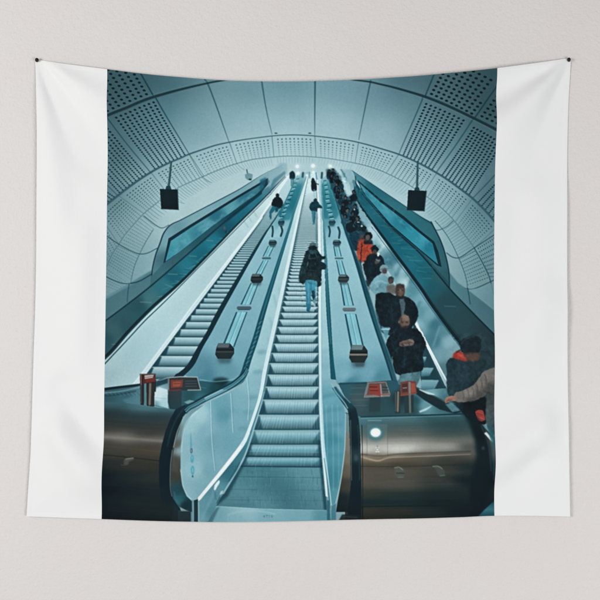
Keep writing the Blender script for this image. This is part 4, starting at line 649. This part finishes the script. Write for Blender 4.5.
line([(377.3,445),(377.3,454)], .8, (120,128,128), .6, .2, False); line([(375.5,447.5),(379.2,447.5)], .7, (214,222,220), .6, .2, False); line([(375.8,451.5),(379,451.5)], 1, (216,224,222), .8, .25, False); ell(377.3,449.5,.8,.9,(224,230,228),.8,.2)
# inner metal edge and rubber rail of right newel
poly([(345.5,414),(350.5,414),(351.5,445),(352,485),(350,512),(336,512),(337.5,502),(340.5,484),(343.3,465),(345,445)], idw([(347.5,420,(104,134,140)),(347.5,445,(126,120,108)),(346,458,(120,112,98)),(346,470,(104,96,80)),(345,485,(72,70,60)),(343,500,(34,48,52)),(341,510,(28,42,46))]), 1, .25)
poly([(332,388),(336,386),(345,398),(352,404),(356,408.5),(358.7,420),(360.3,440),(361,470),(361.5,505),(361,521),(349,521),(347.5,511),(350.7,485),(350.3,460),(349.7,440),(348.7,416),(347.6,410),(341,401)], idw([(338,392,(44,104,118)),(348,403,(34,74,84)),(353,415,(28,50,58)),(354,440,(24,46,54)),(356,455,(44,66,72)),(355,470,(24,46,54)),(355,495,(20,40,50)),(355,515,(22,38,44))]), 1, .25)
line([(331,383),(336,392),(344,402),(347.5,408)], 1.1, (130,184,194), .8, .25); line([(334.5,384),(342,394),(350,402.5)], 1, (112,170,182), .6, .3); line([(350.4,420),(351,450),(351.4,480)], .8, (150,150,138), .5, .25); line([(357.6,425),(359,450),(359.4,480)], .8, (62,88,92), .6, .3); line([(361.8,425),(362.4,460),(362.8,506)], .7, (26,34,34), .8, .2)
ell(356,457.5,2.2,3.4,(78,96,100),.6,.8); line([(345.6,414),(344.8,446),(342.6,466),(339.6,486),(335.6,503)], .9, (180,212,218), .55, .25)
poly([(342,514.5),(360,515),(360,522),(338,522)], (36,48,50), .9, .5); line([(343,516.5),(357,517.5)], .9, (80,84,78), .6, .3, False); line([(362.6,507),(362.6,521)], 1, (20,30,32), .9, .2, False)
poly([(331.5,506),(336,503),(336,522),(331,522)], (60,128,144), .8, .3); poly([(326.8,500),(329.5,500),(330.5,522),(327,522)], (46,110,126), .9, .4)

# ---- passengers at the lower right edge
poly([(486,348),(497,345),(497,372),(486,372)], (52,74,80), .5, 1)
poly([(446.4,369),(445.6,364),(448,359.5),(452.5,357.5),(460,358),(470,359.5),(478,360.3),(483.3,365),(483,372),(479,382),(482,395),(486,412),(485,424),(470,420),(462,412),(447.5,393)], idw([(450,365,(40,62,70)),(465,370,(46,68,76)),(455,385,(42,66,74)),(475,370,(44,62,68)),(470,405,(24,40,46)),(480,410,(18,32,38)),(450,390,(48,74,80))]), 1, .4, True)
poly([(451.5,357.2),(454,352.5),(458.5,350.2),(464,354),(467,358.5),(465.6,361),(458,359.5)], (178,58,48), 1, .5, True); poly([(455,352),(462,354),(466,358.5),(461,358)], (214,78,58), .7, .5)
folds([(446.4,369),(445.6,364),(448,359.5),(452.5,357.5),(460,358),(470,359.5),(478,360.3),(483.3,365),(483,372),(479,382),(482,395),(462,412),(447.5,393)], 50, [(24,42,48),(58,82,90),(30,52,58)], 9, 1.8, .22)
poly([(463.5,352),(470,350.5),(477.5,350),(479,356),(476,360.5),(468,360.3),(464.5,357)], (96,72,62), 1, .7, True); poly([(463.5,352),(470,351),(478,350.5),(478,353),(465,354)], (66,54,52), .7, .7)
poly([(459.6,347.5),(460.5,342),(464,338),(470,336),(477.5,336.6),(480.3,340),(480,346),(478.5,351.5),(470,352),(463.5,352.6),(460.6,351)], (32,46,54), 1, .35, True); line([(460.5,344),(466,338.2),(474,336.4)], 1.1, (70,84,90), .6, .4); line([(463,350),(470,349.5),(478,348.6)], 1.6, (50,44,46), .7, .5); line([(456,352.5),(461,349),(464,351.5)], 1.4, (40,56,62), .8, .4)
# sleeve and hand on the rail
poly([(453.5,394.5),(456,392.4),(466.5,388.4),(474,383.5),(479.3,376),(484,370.5),(497,368.5),(497,391),(487,392),(484,396),(474,401),(464,402),(455.5,401)], idw([(458,397,(122,114,106)),(470,393,(136,126,116)),(480,384,(130,122,114)),(490,376,(126,120,113)),(490,388,(84,84,82)),(472,400,(78,78,76)),(480,394,(90,88,84))]), 1, .35, True)
for x, y in [(462,395),(467,394),(471.5,391.5),(475.5,388),(480,383),(484,379)]: line([(x,y-4.5),(x+1.6,y),(x+1.2,y+4.5)], 1.1, (78,76,74), .5, .5); line([(x+1.8,y-4.5),(x+3,y+2)], .9, (140,132,122), .4, .4, False)
poly([(443.8,400.5),(446.2,397.3),(450.6,395.6),(454.6,395.4),(455.9,398.5),(454.8,400.8),(450.5,400.6),(447.5,402.3),(445,402.6)], (160,112,92), 1, .3, True); line([(446,401.6),(449,399.2)], .7, (96,64,56), .7, .25, False); line([(449,400.8),(452,398.8)], .6, (104,70,60), .6, .25, False); line([(446.6,398),(452,396.2)], .8, (186,140,118), .6, .3, False)
# dark bag strap area, red bag, grey coat edge
poly([(464,402),(474,401),(484,396),(487,400),(486.5,418),(482,424),(476,420),(470,412),(462,412)], (20,34,40), 1, .5)
poly([(486,393),(497,390),(497,432),(492,436),(487,427),(485,418)], lin(486,395,496,430,[(0,(74,80,82)),(.5,(84,96,98)),(1,(62,96,104))]), 1, .5)
poly([(474.6,411.5),(478,409.6),(482.6,410.6),(484.8,418),(483,420.6),(479.5,421),(476.5,417.5)], (190,66,58), 1, .35, True); line([(477,413),(482,415)], .7, (128,40,42), .7, .25, False); line([(478,416.5),(483,418.5)], .7, (226,104,92), .6, .3, False)
rough([(444,334),(482,333),(497,345),(497,432),(480,424),(462,412),(442,402),(445,366)], .18, 1.8, .04, 2.4)
# right newel rubber
poly([(463,412.5),(470,411.5),(476,416),(482,424),(487,436),(489.5,446),(491,470),(490,495),(484,508),(478,517),(470,517),(470,480),(475.8,455),(474.5,440),(470,426)], idw([(468,418,(20,40,46)),(478,432,(20,38,44)),(482,450,(24,44,50)),(484,480,(18,38,46)),(478,505,(18,36,44))]), 1, 1.8)
line([(481,426),(486.5,440),(488.6,452),(490,470)], 1, (60,96,102), .55, .4); ell(482.5,447.5,1.6,1.8,(80,104,104),.5,.6)
poly([(483.8,433),(486,431.8),(492,438.5),(492.6,442),(490.5,440.5)], (226,240,242), .95, .35); poly([(486.5,424),(490,428),(497,440),(497,460),(493.5,450),(489,436)], (46,112,126), .8, .5); line([(489.6,444),(492.5,458),(493.2,480)], 1, (40,104,118), .6, .5)
poly([(497,500),(492,503.5),(486,509),(478.5,516.5),(478,522),(500,522)], lin(0,502,0,518,[(0,(34,92,106)),(.5,(58,132,146)),(1,(26,78,92))]), 1, .5)

# ---- the look of the print: soft lens, clarity, contrast, darkened corners, grain
IMG[:] = blur2(IMG, .27*S)
lum = IMG@np.array((.25, .6, .15), np.float32)
warm = (IMG[..., 0] > IMG[..., 2])
ks = np.where(warm, SAT, 1-(1-BLU)*np.clip((lum-50)/60, 0, 1)).astype(np.float32)[..., None]
ref = lum[..., None]
IMG[:] = ref+(IMG-ref)*ks
lum = IMG@np.array((.25, .6, .15), np.float32)
fine = lum-blur2(lum, .9*S)
sm_ = lum[2::4, 2::4]; wide = np.repeat(np.repeat(blur2(sm_, 7), 4, 0), 4, 1); wide = lum-blur2(wide[:H, :W], 6)
IMG += (fine*CL1+wide*CL2)[..., None]
v = np.clip(IMG/255, 0, 1); v = v-CON*4*v*(1-v)**2-TOE*v*(1-v)**6
xx = ((np.arange(W)+.5)/S+PX0)[None, :]; yy = ((np.arange(H)+.5)/S+PY0)[:, None]
d = np.hypot((xx-302)/215, (yy-285)/262); q = np.clip((d-.55)/.75, 0, 1); q = q*q*(3-2*q)
v = v*(1-VIG*q)[..., None]
IMG[:] = v*255*(1-.018)+np.array((3, 5.5, 6.5))
def grain(px, amp):
    k = max(1, int(px*S)); g = rng.normal(0, 1, (H//k+3, W//k+3)).astype(np.float32); g = np.repeat(np.repeat(blur2(g, .5), k, 0), k, 1)[:H, :W]
    return blur2(g, k*.45)*amp
gr = grain(.6, 2.2)+grain(1.2, 1.1)
IMG *= (1+gr/130)[..., None]
IMG += (gr*.25)[..., None]
np.clip(IMG, 0, 255, out=IMG)

# ---------------------------------------------------------------- the place: a wall, a pinned cloth
import bpy, bmesh, math
scn = bpy.context.scene; COL = scn.collection
M = 0.0028                                # metres per drawing unit: the cloth is about 1.52 m wide
ZC = 1.45                                 # height of the middle of the cloth
def WX(px): return (px-300)*M
def WZ(py): return ZC-(py-300)*M

def mat(name):
    m = bpy.data.materials.new(name); m.use_nodes = True; nt = m.node_tree
    return m, nt, nt.nodes['Principled BSDF']
def node(nt, kind, **kw):
    n = nt.nodes.new(kind)
    for k, v in kw.items():
        if k in n.inputs: n.inputs[k].default_value = v
        else: setattr(n, k, v)
    return n

def weave(nt, bs, strength):
    """fine woven-thread relief"""
    tc = node(nt, 'ShaderNodeTexCoord')
    wx = node(nt, 'ShaderNodeTexWave', wave_type='BANDS', bands_direction='X'); wx.inputs['Scale'].default_value = 170; wx.inputs['Distortion'].default_value = 1.2; wx.inputs['Detail'].default_value = 2
    wz = node(nt, 'ShaderNodeTexWave', wave_type='BANDS', bands_direction='Z'); wz.inputs['Scale'].default_value = 170; wz.inputs['Distortion'].default_value = 1.2; wz.inputs['Detail'].default_value = 2
    nz = node(nt, 'ShaderNodeTexNoise'); nz.inputs['Scale'].default_value = 60; nz.inputs['Detail'].default_value = 4
    a = node(nt, 'ShaderNodeMath', operation='ADD'); b = node(nt, 'ShaderNodeMath', operation='ADD')
    for n in (wx, wz, nz): nt.links.new(tc.outputs['Object'], n.inputs['Vector'])
    nt.links.new(wx.outputs['Fac'], a.inputs[0]); nt.links.new(wz.outputs['Fac'], a.inputs[1])
    nt.links.new(a.outputs[0], b.inputs[0]); nt.links.new(nz.outputs['Fac'], b.inputs[1])
    bp = node(nt, 'ShaderNodeBump'); bp.inputs['Strength'].default_value = strength; bp.inputs['Distance'].default_value = .0006
    nt.links.new(b.outputs[0], bp.inputs['Height']); nt.links.new(bp.outputs['Normal'], bs.inputs['Normal'])
    return tc

m_cloth, nt, bs = mat('white_polyester_cloth')
bs.inputs['Base Color'].default_value = (.818, .82, .818, 1); bs.inputs['Roughness'].default_value = .85; bs.inputs['Specular IOR Level'].default_value = .15
weave(nt, bs, .22)
m_print, nt, bs = mat('dye_printed_cloth')
bs.inputs['Roughness'].default_value = .8; bs.inputs['Specular IOR Level'].default_value = .12
at = node(nt, 'ShaderNodeAttribute', attribute_name='dye'); nt.links.new(at.outputs['Color'], bs.inputs['Base Color'])
weave(nt, bs, .22)
m_back, nt, bs = mat('cloth_reverse')
bs.inputs['Base Color'].default_value = (.74, .75, .75, 1); bs.inputs['Roughness'].default_value = .9
weave(nt, bs, .3)

m_wall, nt, bs = mat('rolled_wall_paint')
bs.inputs['Roughness'].default_value = .82; bs.inputs['Specular IOR Level'].default_value = .2
tc = node(nt, 'ShaderNodeTexCoord')
n1 = node(nt, 'ShaderNodeTexNoise', Scale=2.2, Detail=3.0); n2 = node(nt, 'ShaderNodeTexNoise', Scale=70.0, Detail=5.0, Roughness=.6)
n3 = node(nt, 'ShaderNodeTexNoise', Scale=150.0, Detail=4.0, Roughness=.6); n4 = node(nt, 'ShaderNodeTexNoise', Scale=130.0, Detail=3.0)
for n in (n1, n2, n3, n4): nt.links.new(tc.outputs['Object'], n.inputs['Vector'])
r1 = node(nt, 'ShaderNodeValToRGB'); e = r1.color_ramp.elements
e[0].position = .38; e[0].color = WALL_A; e[1].position = .62; e[1].color = WALL_B
nt.links.new(n1.outputs['Fac'], r1.inputs['Fac'])
# sparse darker specks and pits of the rolled paint
r2 = node(nt, 'ShaderNodeValToRGB'); e = r2.color_ramp.elements
e[0].position = .30; e[0].color = (.84, .835, .83, 1); e[1].position = .40; e[1].color = (1, 1, 1, 1)
nt.links.new(n4.outputs['Fac'], r2.inputs['Fac'])
mx = node(nt, 'ShaderNodeMix', data_type='RGBA', blend_type='MULTIPLY'); mx.inputs[0].default_value = .30
nt.links.new(r1.outputs['Color'], mx.inputs[6]); nt.links.new(r2.outputs['Color'], mx.inputs[7]); nt.links.new(mx.outputs[2], bs.inputs['Base Color'])
ad = node(nt, 'ShaderNodeMath', operation='MULTIPLY_ADD'); ad.inputs[1].default_value = .7
nt.links.new(n3.outputs['Fac'], ad.inputs[0]); nt.links.new(n2.outputs['Fac'], ad.inputs[2])
bp = node(nt, 'ShaderNodeBump'); bp.inputs['Strength'].default_value = .58; bp.inputs['Distance'].default_value = .004
nt.links.new(ad.outputs[0], bp.inputs['Height']); nt.links.new(bp.outputs['Normal'], bs.inputs['Normal'])

m_pin, nt, bs = mat('black_pin_enamel')
bs.inputs['Base Color'].default_value = (.006, .0055, .0055, 1); bs.inputs['Specular IOR Level'].default_value = .3
nz = node(nt, 'ShaderNodeTexNoise', Scale=300.0); mr = node(nt, 'ShaderNodeMapRange'); mr.inputs[3].default_value = .34; mr.inputs[4].default_value = .55
nt.links.new(nz.outputs['Fac'], mr.inputs[0]); nt.links.new(mr.outputs[0], bs.inputs['Roughness'])
m_steel, nt, bs = mat('pin_steel')
bs.inputs['Base Color'].default_value = (.5, .5, .5, 1); bs.inputs['Metallic'].default_value = 1; bs.inputs['Roughness'].default_value = .3
nz = node(nt, 'ShaderNodeTexNoise', Scale=400.0); nt.links.new(nz.outputs['Fac'], bs.inputs['Roughness'])

def mesh_np(name, co, faces, m, parent=None, col=None):
    me = bpy.data.meshes.new(name); nv, nf = len(co), len(faces)
    me.vertices.add(nv); me.vertices.foreach_set('co', np.ascontiguousarray(co, np.float32).ravel())
    me.loops.add(nf*4); me.loops.foreach_set('vertex_index', np.ascontiguousarray(faces, np.int32).ravel())
    me.polygons.add(nf); me.polygons.foreach_set('loop_start', np.arange(nf, dtype=np.int32)*4)
    me.polygons.foreach_set('use_smooth', np.ones(nf, bool))
    me.update(calc_edges=True)
    if col is not None:
        at = me.color_attributes.new('dye', 'FLOAT_COLOR', 'POINT')
        at.data.foreach_set('color', np.c_[col, np.ones(nv)].astype(np.float32).ravel())
    me.materials.append(m)
    o = bpy.data.objects.new(name, me); COL.objects.link(o)
    if parent: o.parent = parent
    return o

# ---- outline of the hanging cloth
TOP = sp([(34.3,58.6),(52,61.8),(70,64.6),(107.4,69.5),(145,74.2),(180,77.4),(220,80.4),(260,81.7),(300,81.7),(340,80.6),(380,78.6),(420,75.9),(460,72.2),(497,68.4),(535,63.2),(571.4,57.3)], 12)
BOT = sp([(26.3,516.5),(60,517.8),(101.5,519.2),(140,520.6),(180,521.6),(220,522.1),(260,521.8),(300,521),(340,520),(380,519.2),(420,518.5),(460,517.3),(494.7,516.1),(535,516),(570.2,516.7)], 12)
SL = sp([(34.3,58.6),(35.6,80),(36.8,120),(36.8,160),(36.4,210),(36,260),(35,310),(33.3,360),(31.8,410),(30.6,450),(28.3,485),(26.3,516.5)], 12)
SR = sp([(571.4,57.3),(570.7,75),(569,105),(567.9,150),(567.4,200),(567.3,260),(567.4,320),(567.8,370),(568.6,420),(569.4,465),(570.2,516.7)], 12)
PL = sp([(107.4,69.5),(107.5,145),(107,225),(106.1,290),(105.2,350),(103.9,420),(102.7,470),(101.5,519.2)], 12)
PR = sp([(497,68.4),(496.2,110),(495.2,150),(494.2,225),(493.8,305),(493.9,380),(494.4,445),(494.7,516.1)], 12)
def cut(curve, xa, xb):
    """the piece of a top or bottom edge between two abscissae"""
    x = np.linspace(xa, xb, 200); p = np.array(curve); return np.stack([x, np.interp(x, p[:, 0], p[:, 1])], -1)
def patch(xt0, xt1, xb0, xb1, left, right, nu, nv):
    """points of one cloth panel from its four edges (Coons patch)"""
    u = np.linspace(0, 1, nu); v = np.linspace(0, 1, nv)
    t, b = cut(TOP, xt0, xt1), cut(BOT, xb0, xb1)
    t = along(t, u); b = along(b, u); l = along(left, v); r = along(right, v)
    U, V = u[None, :, None], v[:, None, None]
    P = (1-V)*t[None]+V*b[None]+(1-U)*l[:, None]+U*r[:, None]
    P -= (1-U)*(1-V)*t[0]+U*(1-V)*t[-1]+(1-U)*V*b[0]+U*V*b[-1]
    return P

def ridge(X, Y, xa, ya, xb, yb, w0, w1, amp, f0=0., f1=1.):
    """a soft fold along a line: widens from w0 to w1, fades out at both ends"""
    dx, dy = xb-xa, yb-ya; L = math.hypot(dx, dy); dx, dy = dx/L, dy/L
    t = ((X-xa)*dx+(Y-ya)*dy)/L; p = (X-xa)*-dy+(Y-ya)*dx
    tc = np.clip(t, 0, 1); w = w0+(w1-w0)*tc
    env = np.clip((t+.12)/.3, 0, 1)*np.clip((1.25-t)/.55, 0, 1); env = env*env*(3-2*env)
    return amp*env*np.exp(-(p/w)**2)
def depth(X, Y):
    """how far the cloth stands off the wall, in millimetres"""
    tl = np.hypot(X-36.5, Y-60.5); tr = np.hypot(X-570, Y-59.5)
    d = 13-9.0*np.exp(-(tl/34)**1.5)-9.0*np.exp(-(tr/34)**1.5)
    d += 2.0*np.sin((X-30)/540*math.pi)*np.clip((Y-60)/460, 0, 1)
    # folds running down from the right-hand pin
    d += ridge(X, Y, 567, 63, 484, 140, 7, 27, 2.9*FA); d -= ridge(X, Y, 556, 66, 480, 108, 6, 20, 1.9*FA); d += ridge(X, Y, 548, 63, 480, 82, 4, 12, .8*FA)
    d -= ridge(X, Y, 569, 66, 546, 180, 7, 32, 2.6*FA)
    d += ridge(X, Y, 562, 290, 480, 380, 26, 32, 2.4*FA); d += ridge(X, Y, 556, 415, 478, 482, 18, 26, 3.2*FA); d -= ridge(X, Y, 548, 455, 478, 505, 16, 22, 2.4*FA)
    d -= ridge(X, Y, 520, 200, 512, 330, 14, 16, 1.2*FA)
    # and from the left-hand pin
    d -= ridge(X, Y, 42, 66, 98, 170, 6, 22, 3.0*FA); d += ridge(X, Y, 44, 62, 118, 112, 5, 17, 1.6*FA); d += ridge(X, Y, 38, 70, 60, 250, 6, 18, 1.8*FA)
    d -= ridge(X, Y, 58, 378, 106, 450, 16, 16, 2.3*FA); d += ridge(X, Y, 46, 420, 100, 490, 17, 20, 3.2*FA); d += ridge(X, Y, 84, 220, 78, 370, 14, 16, 1.5*FA)
    # long slack swags across the middle
    d += 1.2*np.sin(X/61+Y/140)*np.clip((Y-70)/150, 0, 1)*.5
    d += .5*np.sin(X/23+1.3+Y/90)*np.clip((Y-430)/90, 0, 1)
    d = 3+2*np.logaddexp(0, (d-3)/2)      # never closer than 3 mm
    g = np.clip(np.minimum(np.minimum(X-EL(Y), ER(Y)-X), EB(X)-Y)/34, 0, 1); d = d*(.6+.4*g*g*(3-2*g))
    # turned hem: a doubled strip with its row of stitches
    e = np.minimum(np.minimum(X-EL(Y), ER(Y)-X), np.minimum(Y-ET(X), EB(X)-Y))
    d += .55*np.clip((4.2-e)/.7, 0, 1)-.35*np.exp(-((e-3.3)/.35)**2)
    return d
def interp(c, i):
    p = np.array(c); o = np.argsort(p[:, i]); p = p[o]; return lambda q: np.interp(q, p[:, i], p[:, 1-i])
EL, ER, ET, EB = interp(SL, 1), interp(SR, 1), interp(TOP, 0), interp(BOT, 0)

def srgb_lin(c): c = c/255.; return np.where(c <= .04045, c/12.92, ((c+.055)/1.055)**2.4)
def sample(P):
    """dye colour at cloth points, bilinear"""
    x = np.clip((P[..., 0]-PX0)*S-.5, 0, W-1.001); y = np.clip((P[..., 1]-PY0)*S-.5, 0, H-1.001)
    x0, y0 = x.astype(int), y.astype(int); fx, fy = (x-x0)[..., None], (y-y0)[..., None]
    return (IMG[y0, x0]*(1-fx)+IMG[y0, x0+1]*fx)*(1-fy)+(IMG[y0+1, x0]*(1-fx)+IMG[y0+1, x0+1]*fx)*fy

tap = bpy.data.objects.new('tapestry', None); COL.objects.link(tap); tap.location = (0, 0, WZ(518)); tap.empty_display_size = .1
tap['label'] = 'white bordered cloth tapestry printed with a teal escalator photograph, pinned to the wall'; tap['category'] = 'tapestry'

def panel(name, P, m, rims, col=None, thick=.5):
    """one panel of the cloth: front sheet, reverse sheet and the cut edges named in rims"""
    nv, nu = P.shape[:2]; d = depth(P[..., 0], P[..., 1])/1000
    f = np.stack([WX(P[..., 0]), -d, WZ(P[..., 1])-WZ(518)], -1)
    idx = np.arange(nu*nv).reshape(nv, nu)
    q = np.stack([idx[:-1, :-1], idx[1:, :-1], idx[1:, 1:], idx[:-1, 1:]], -1).reshape(-1, 4)
    co = [f.reshape(-1, 3)]; fs = [q]; base = nu*nv; cs = [col.reshape(-1, 3)] if col is not None else None
    for side in rims:
        e = {'l': idx[:, 0], 'r': idx[:, -1], 't': idx[0, :], 'b': idx[-1, :]}[side]
        if side in 'rt': e = e[::-1]
        pf = f.reshape(-1, 3)[e]; pb = pf+np.array([0, thick/1000, 0]); n = len(e)
        a = base+np.arange(n); b_ = a+n; co += [pf, pb]; base += 2*n
        fs.append(np.stack([a[:-1], b_[:-1], b_[1:], a[1:]], -1))
        if cs is not None: cs += [np.full((2*n, 3), .6)]
    o = mesh_np(name, np.vstack(co), np.vstack(fs), m, tap, np.vstack(cs) if cs is not None else None)
    return o
NV = 900
def border(xt0, xt1, xb0, xb1, l, r, rims):
    return panel('white_border', patch(xt0, xt1, xb0, xb1, l, r, 120, NV), m_cloth, rims)
bl = border(34.3, 107.4, 26.3, 101.5, SL, PL, 'ltb'); bl['label'] = 'blank white strip left of the print'
br = border(497, 571.4, 494.7, 570.2, PR, SR, 'rtb'); br['label'] = 'blank white strip right of the print'
PP = patch(107.4, 497, 101.5, 494.7, PL, PR, 790, NV)
dye = np.clip(srgb_lin(sample(PP))/LK, 0, .9)
pp = panel('printed_picture', PP, m_print, 'tb', dye); pp['label'] = 'teal printed photograph of three escalators climbing a tiled tunnel'
# reverse side of the whole cloth
RB = patch(34.3, 571.4, 26.3, 570.2, SL, SR, 320, 280); dd = depth(RB[..., 0], RB[..., 1])/1000-.0012
fb = np.stack([WX(RB[..., 0]), -dd, WZ(RB[..., 1])-WZ(518)], -1); ix = np.arange(320*280).reshape(280, 320)
mesh_np('fabric_back', fb.reshape(-1, 3), np.stack([ix[:-1, :-1], ix[:-1, 1:], ix[1:, 1:], ix[1:, :-1]], -1).reshape(-1, 4), m_back, tap)

# ---- wall
bm = bmesh.new(); bmesh.ops.create_cube(bm, size=1)
for v in bm.verts: v.co = (v.co.x*6, v.co.y*.16+.08, v.co.z*3.4+1.5)
me = bpy.data.meshes.new('wall'); bm.to_mesh(me); bm.free(); me.materials.append(m_wall)
wall = bpy.data.objects.new('wall', me); COL.objects.link(wall); wall['kind'] = 'structure'

# ---- push pins
def lathe(name, prof, m, parent, n=40):
    bm = bmesh.new(); rings = []
    for r, y in prof:
        if r < 1e-6: rings.append([bm.verts.new((0, y, 0))])
        else: rings.append([bm.verts.new((r*math.cos(k*2*math.pi/n), y, r*math.sin(k*2*math.pi/n))) for k in range(n)])
    for a, b in zip(rings[:-1], rings[1:]):
        for k in range(n):
            q = [a[k % len(a)], a[(k+1) % len(a)], b[(k+1) % len(b)], b[k % len(b)]]; q2 = []
            for v in q:
                if v not in q2: q2.append(v)
            if len(q2) > 2: bm.faces.new(q2)
    bmesh.ops.recalc_face_normals(bm, faces=bm.faces)
    me = bpy.data.meshes.new(name); bm.to_mesh(me); bm.free(); me.materials.append(m); me.shade_smooth()
    o = bpy.data.objects.new(name, me); COL.objects.link(o); o.parent = parent
    return o
def pin(px, py, rot, label):
    t = bpy.data.objects.new('push_pin', None); COL.objects.link(t); t.location = (WX(px), -.0042, WZ(py)); t.rotation_euler = rot; t.empty_display_size = .01; t.scale = (.88, .88, .88)
    t['label'] = label; t['category'] = 'push pin'; t['group'] = 'pins holding up the tapestry'
    lathe('pin_head', [(0, -.0112), (.0022, -.0111), (.0038, -.0106), (.0049, -.0096), (.0056, -.0078), (.0058, -.0058), (.0055, -.004), (.0047, -.0026), (.0052, -.0014), (.0054, -.0006), (.005, .0001), (0, .0003)], m_pin, t)
    lathe('pin_shaft', [(0, .0002), (.0006, .0002), (.0006, .009), (.0002, .0125), (0, .013)], m_steel, t, 12)
    return t
pin(36.4, 60.2, (math.radians(-14), 0, math.radians(12)), 'black round pin through the upper left corner of the tapestry')
pin(569.4, 59.9, (math.radians(-14), 0, math.radians(-12)), 'black round pin through the upper right corner of the tapestry')

# ---- light: a large soft lamp up and to the left of the camera, a weaker one to the right, dim room light
def area(name, loc, target, size, power, col):
    l = bpy.data.lights.new(name, 'AREA'); l.shape = 'RECTANGLE'; l.size, l.size_y = size; l.energy = power; l.color = col
    o = bpy.data.objects.new(name, l); COL.objects.link(o); o.location = loc
    from mathutils import Vector
    o.rotation_euler = (Vector(target)-Vector(loc)).to_track_quat('-Z', 'Y').to_euler()
    return o
area('key_lamp', KEY_LOC, (0, 0, 1.35), (1.5, 1.5), KEY_W, (1, .992, .985))
area('fill_lamp', FILL_LOC, (0, 0, 1.1), (2.6, 2.0), FILL_W, (.985, .992, 1))
w = bpy.data.worlds.new('World'); scn.world = w; w.use_nodes = True
bg = w.node_tree.nodes['Background']; bg.inputs['Color'].default_value = (1, 1, 1, 1); bg.inputs['Strength'].default_value = WORLD

# ---- camera, square on to the wall
cam = bpy.data.cameras.new('camera'); co = bpy.data.objects.new('camera', cam); COL.objects.link(co)
D = 3.0; co.location = (0, -D-.010, ZC); co.rotation_euler = (math.pi/2, 0, 0)
cam.sensor_width = 36; cam.lens = 36*D/(600*M); cam.clip_start = .05; cam.clip_end = 100
scn.camera = co
scn.view_settings.view_transform = 'Standard'; scn.view_settings.look = 'None'; scn.view_settings.exposure = EXPO; scn.view_settings.gamma = 1
scn.render.resolution_x = scn.render.resolution_y = 1024
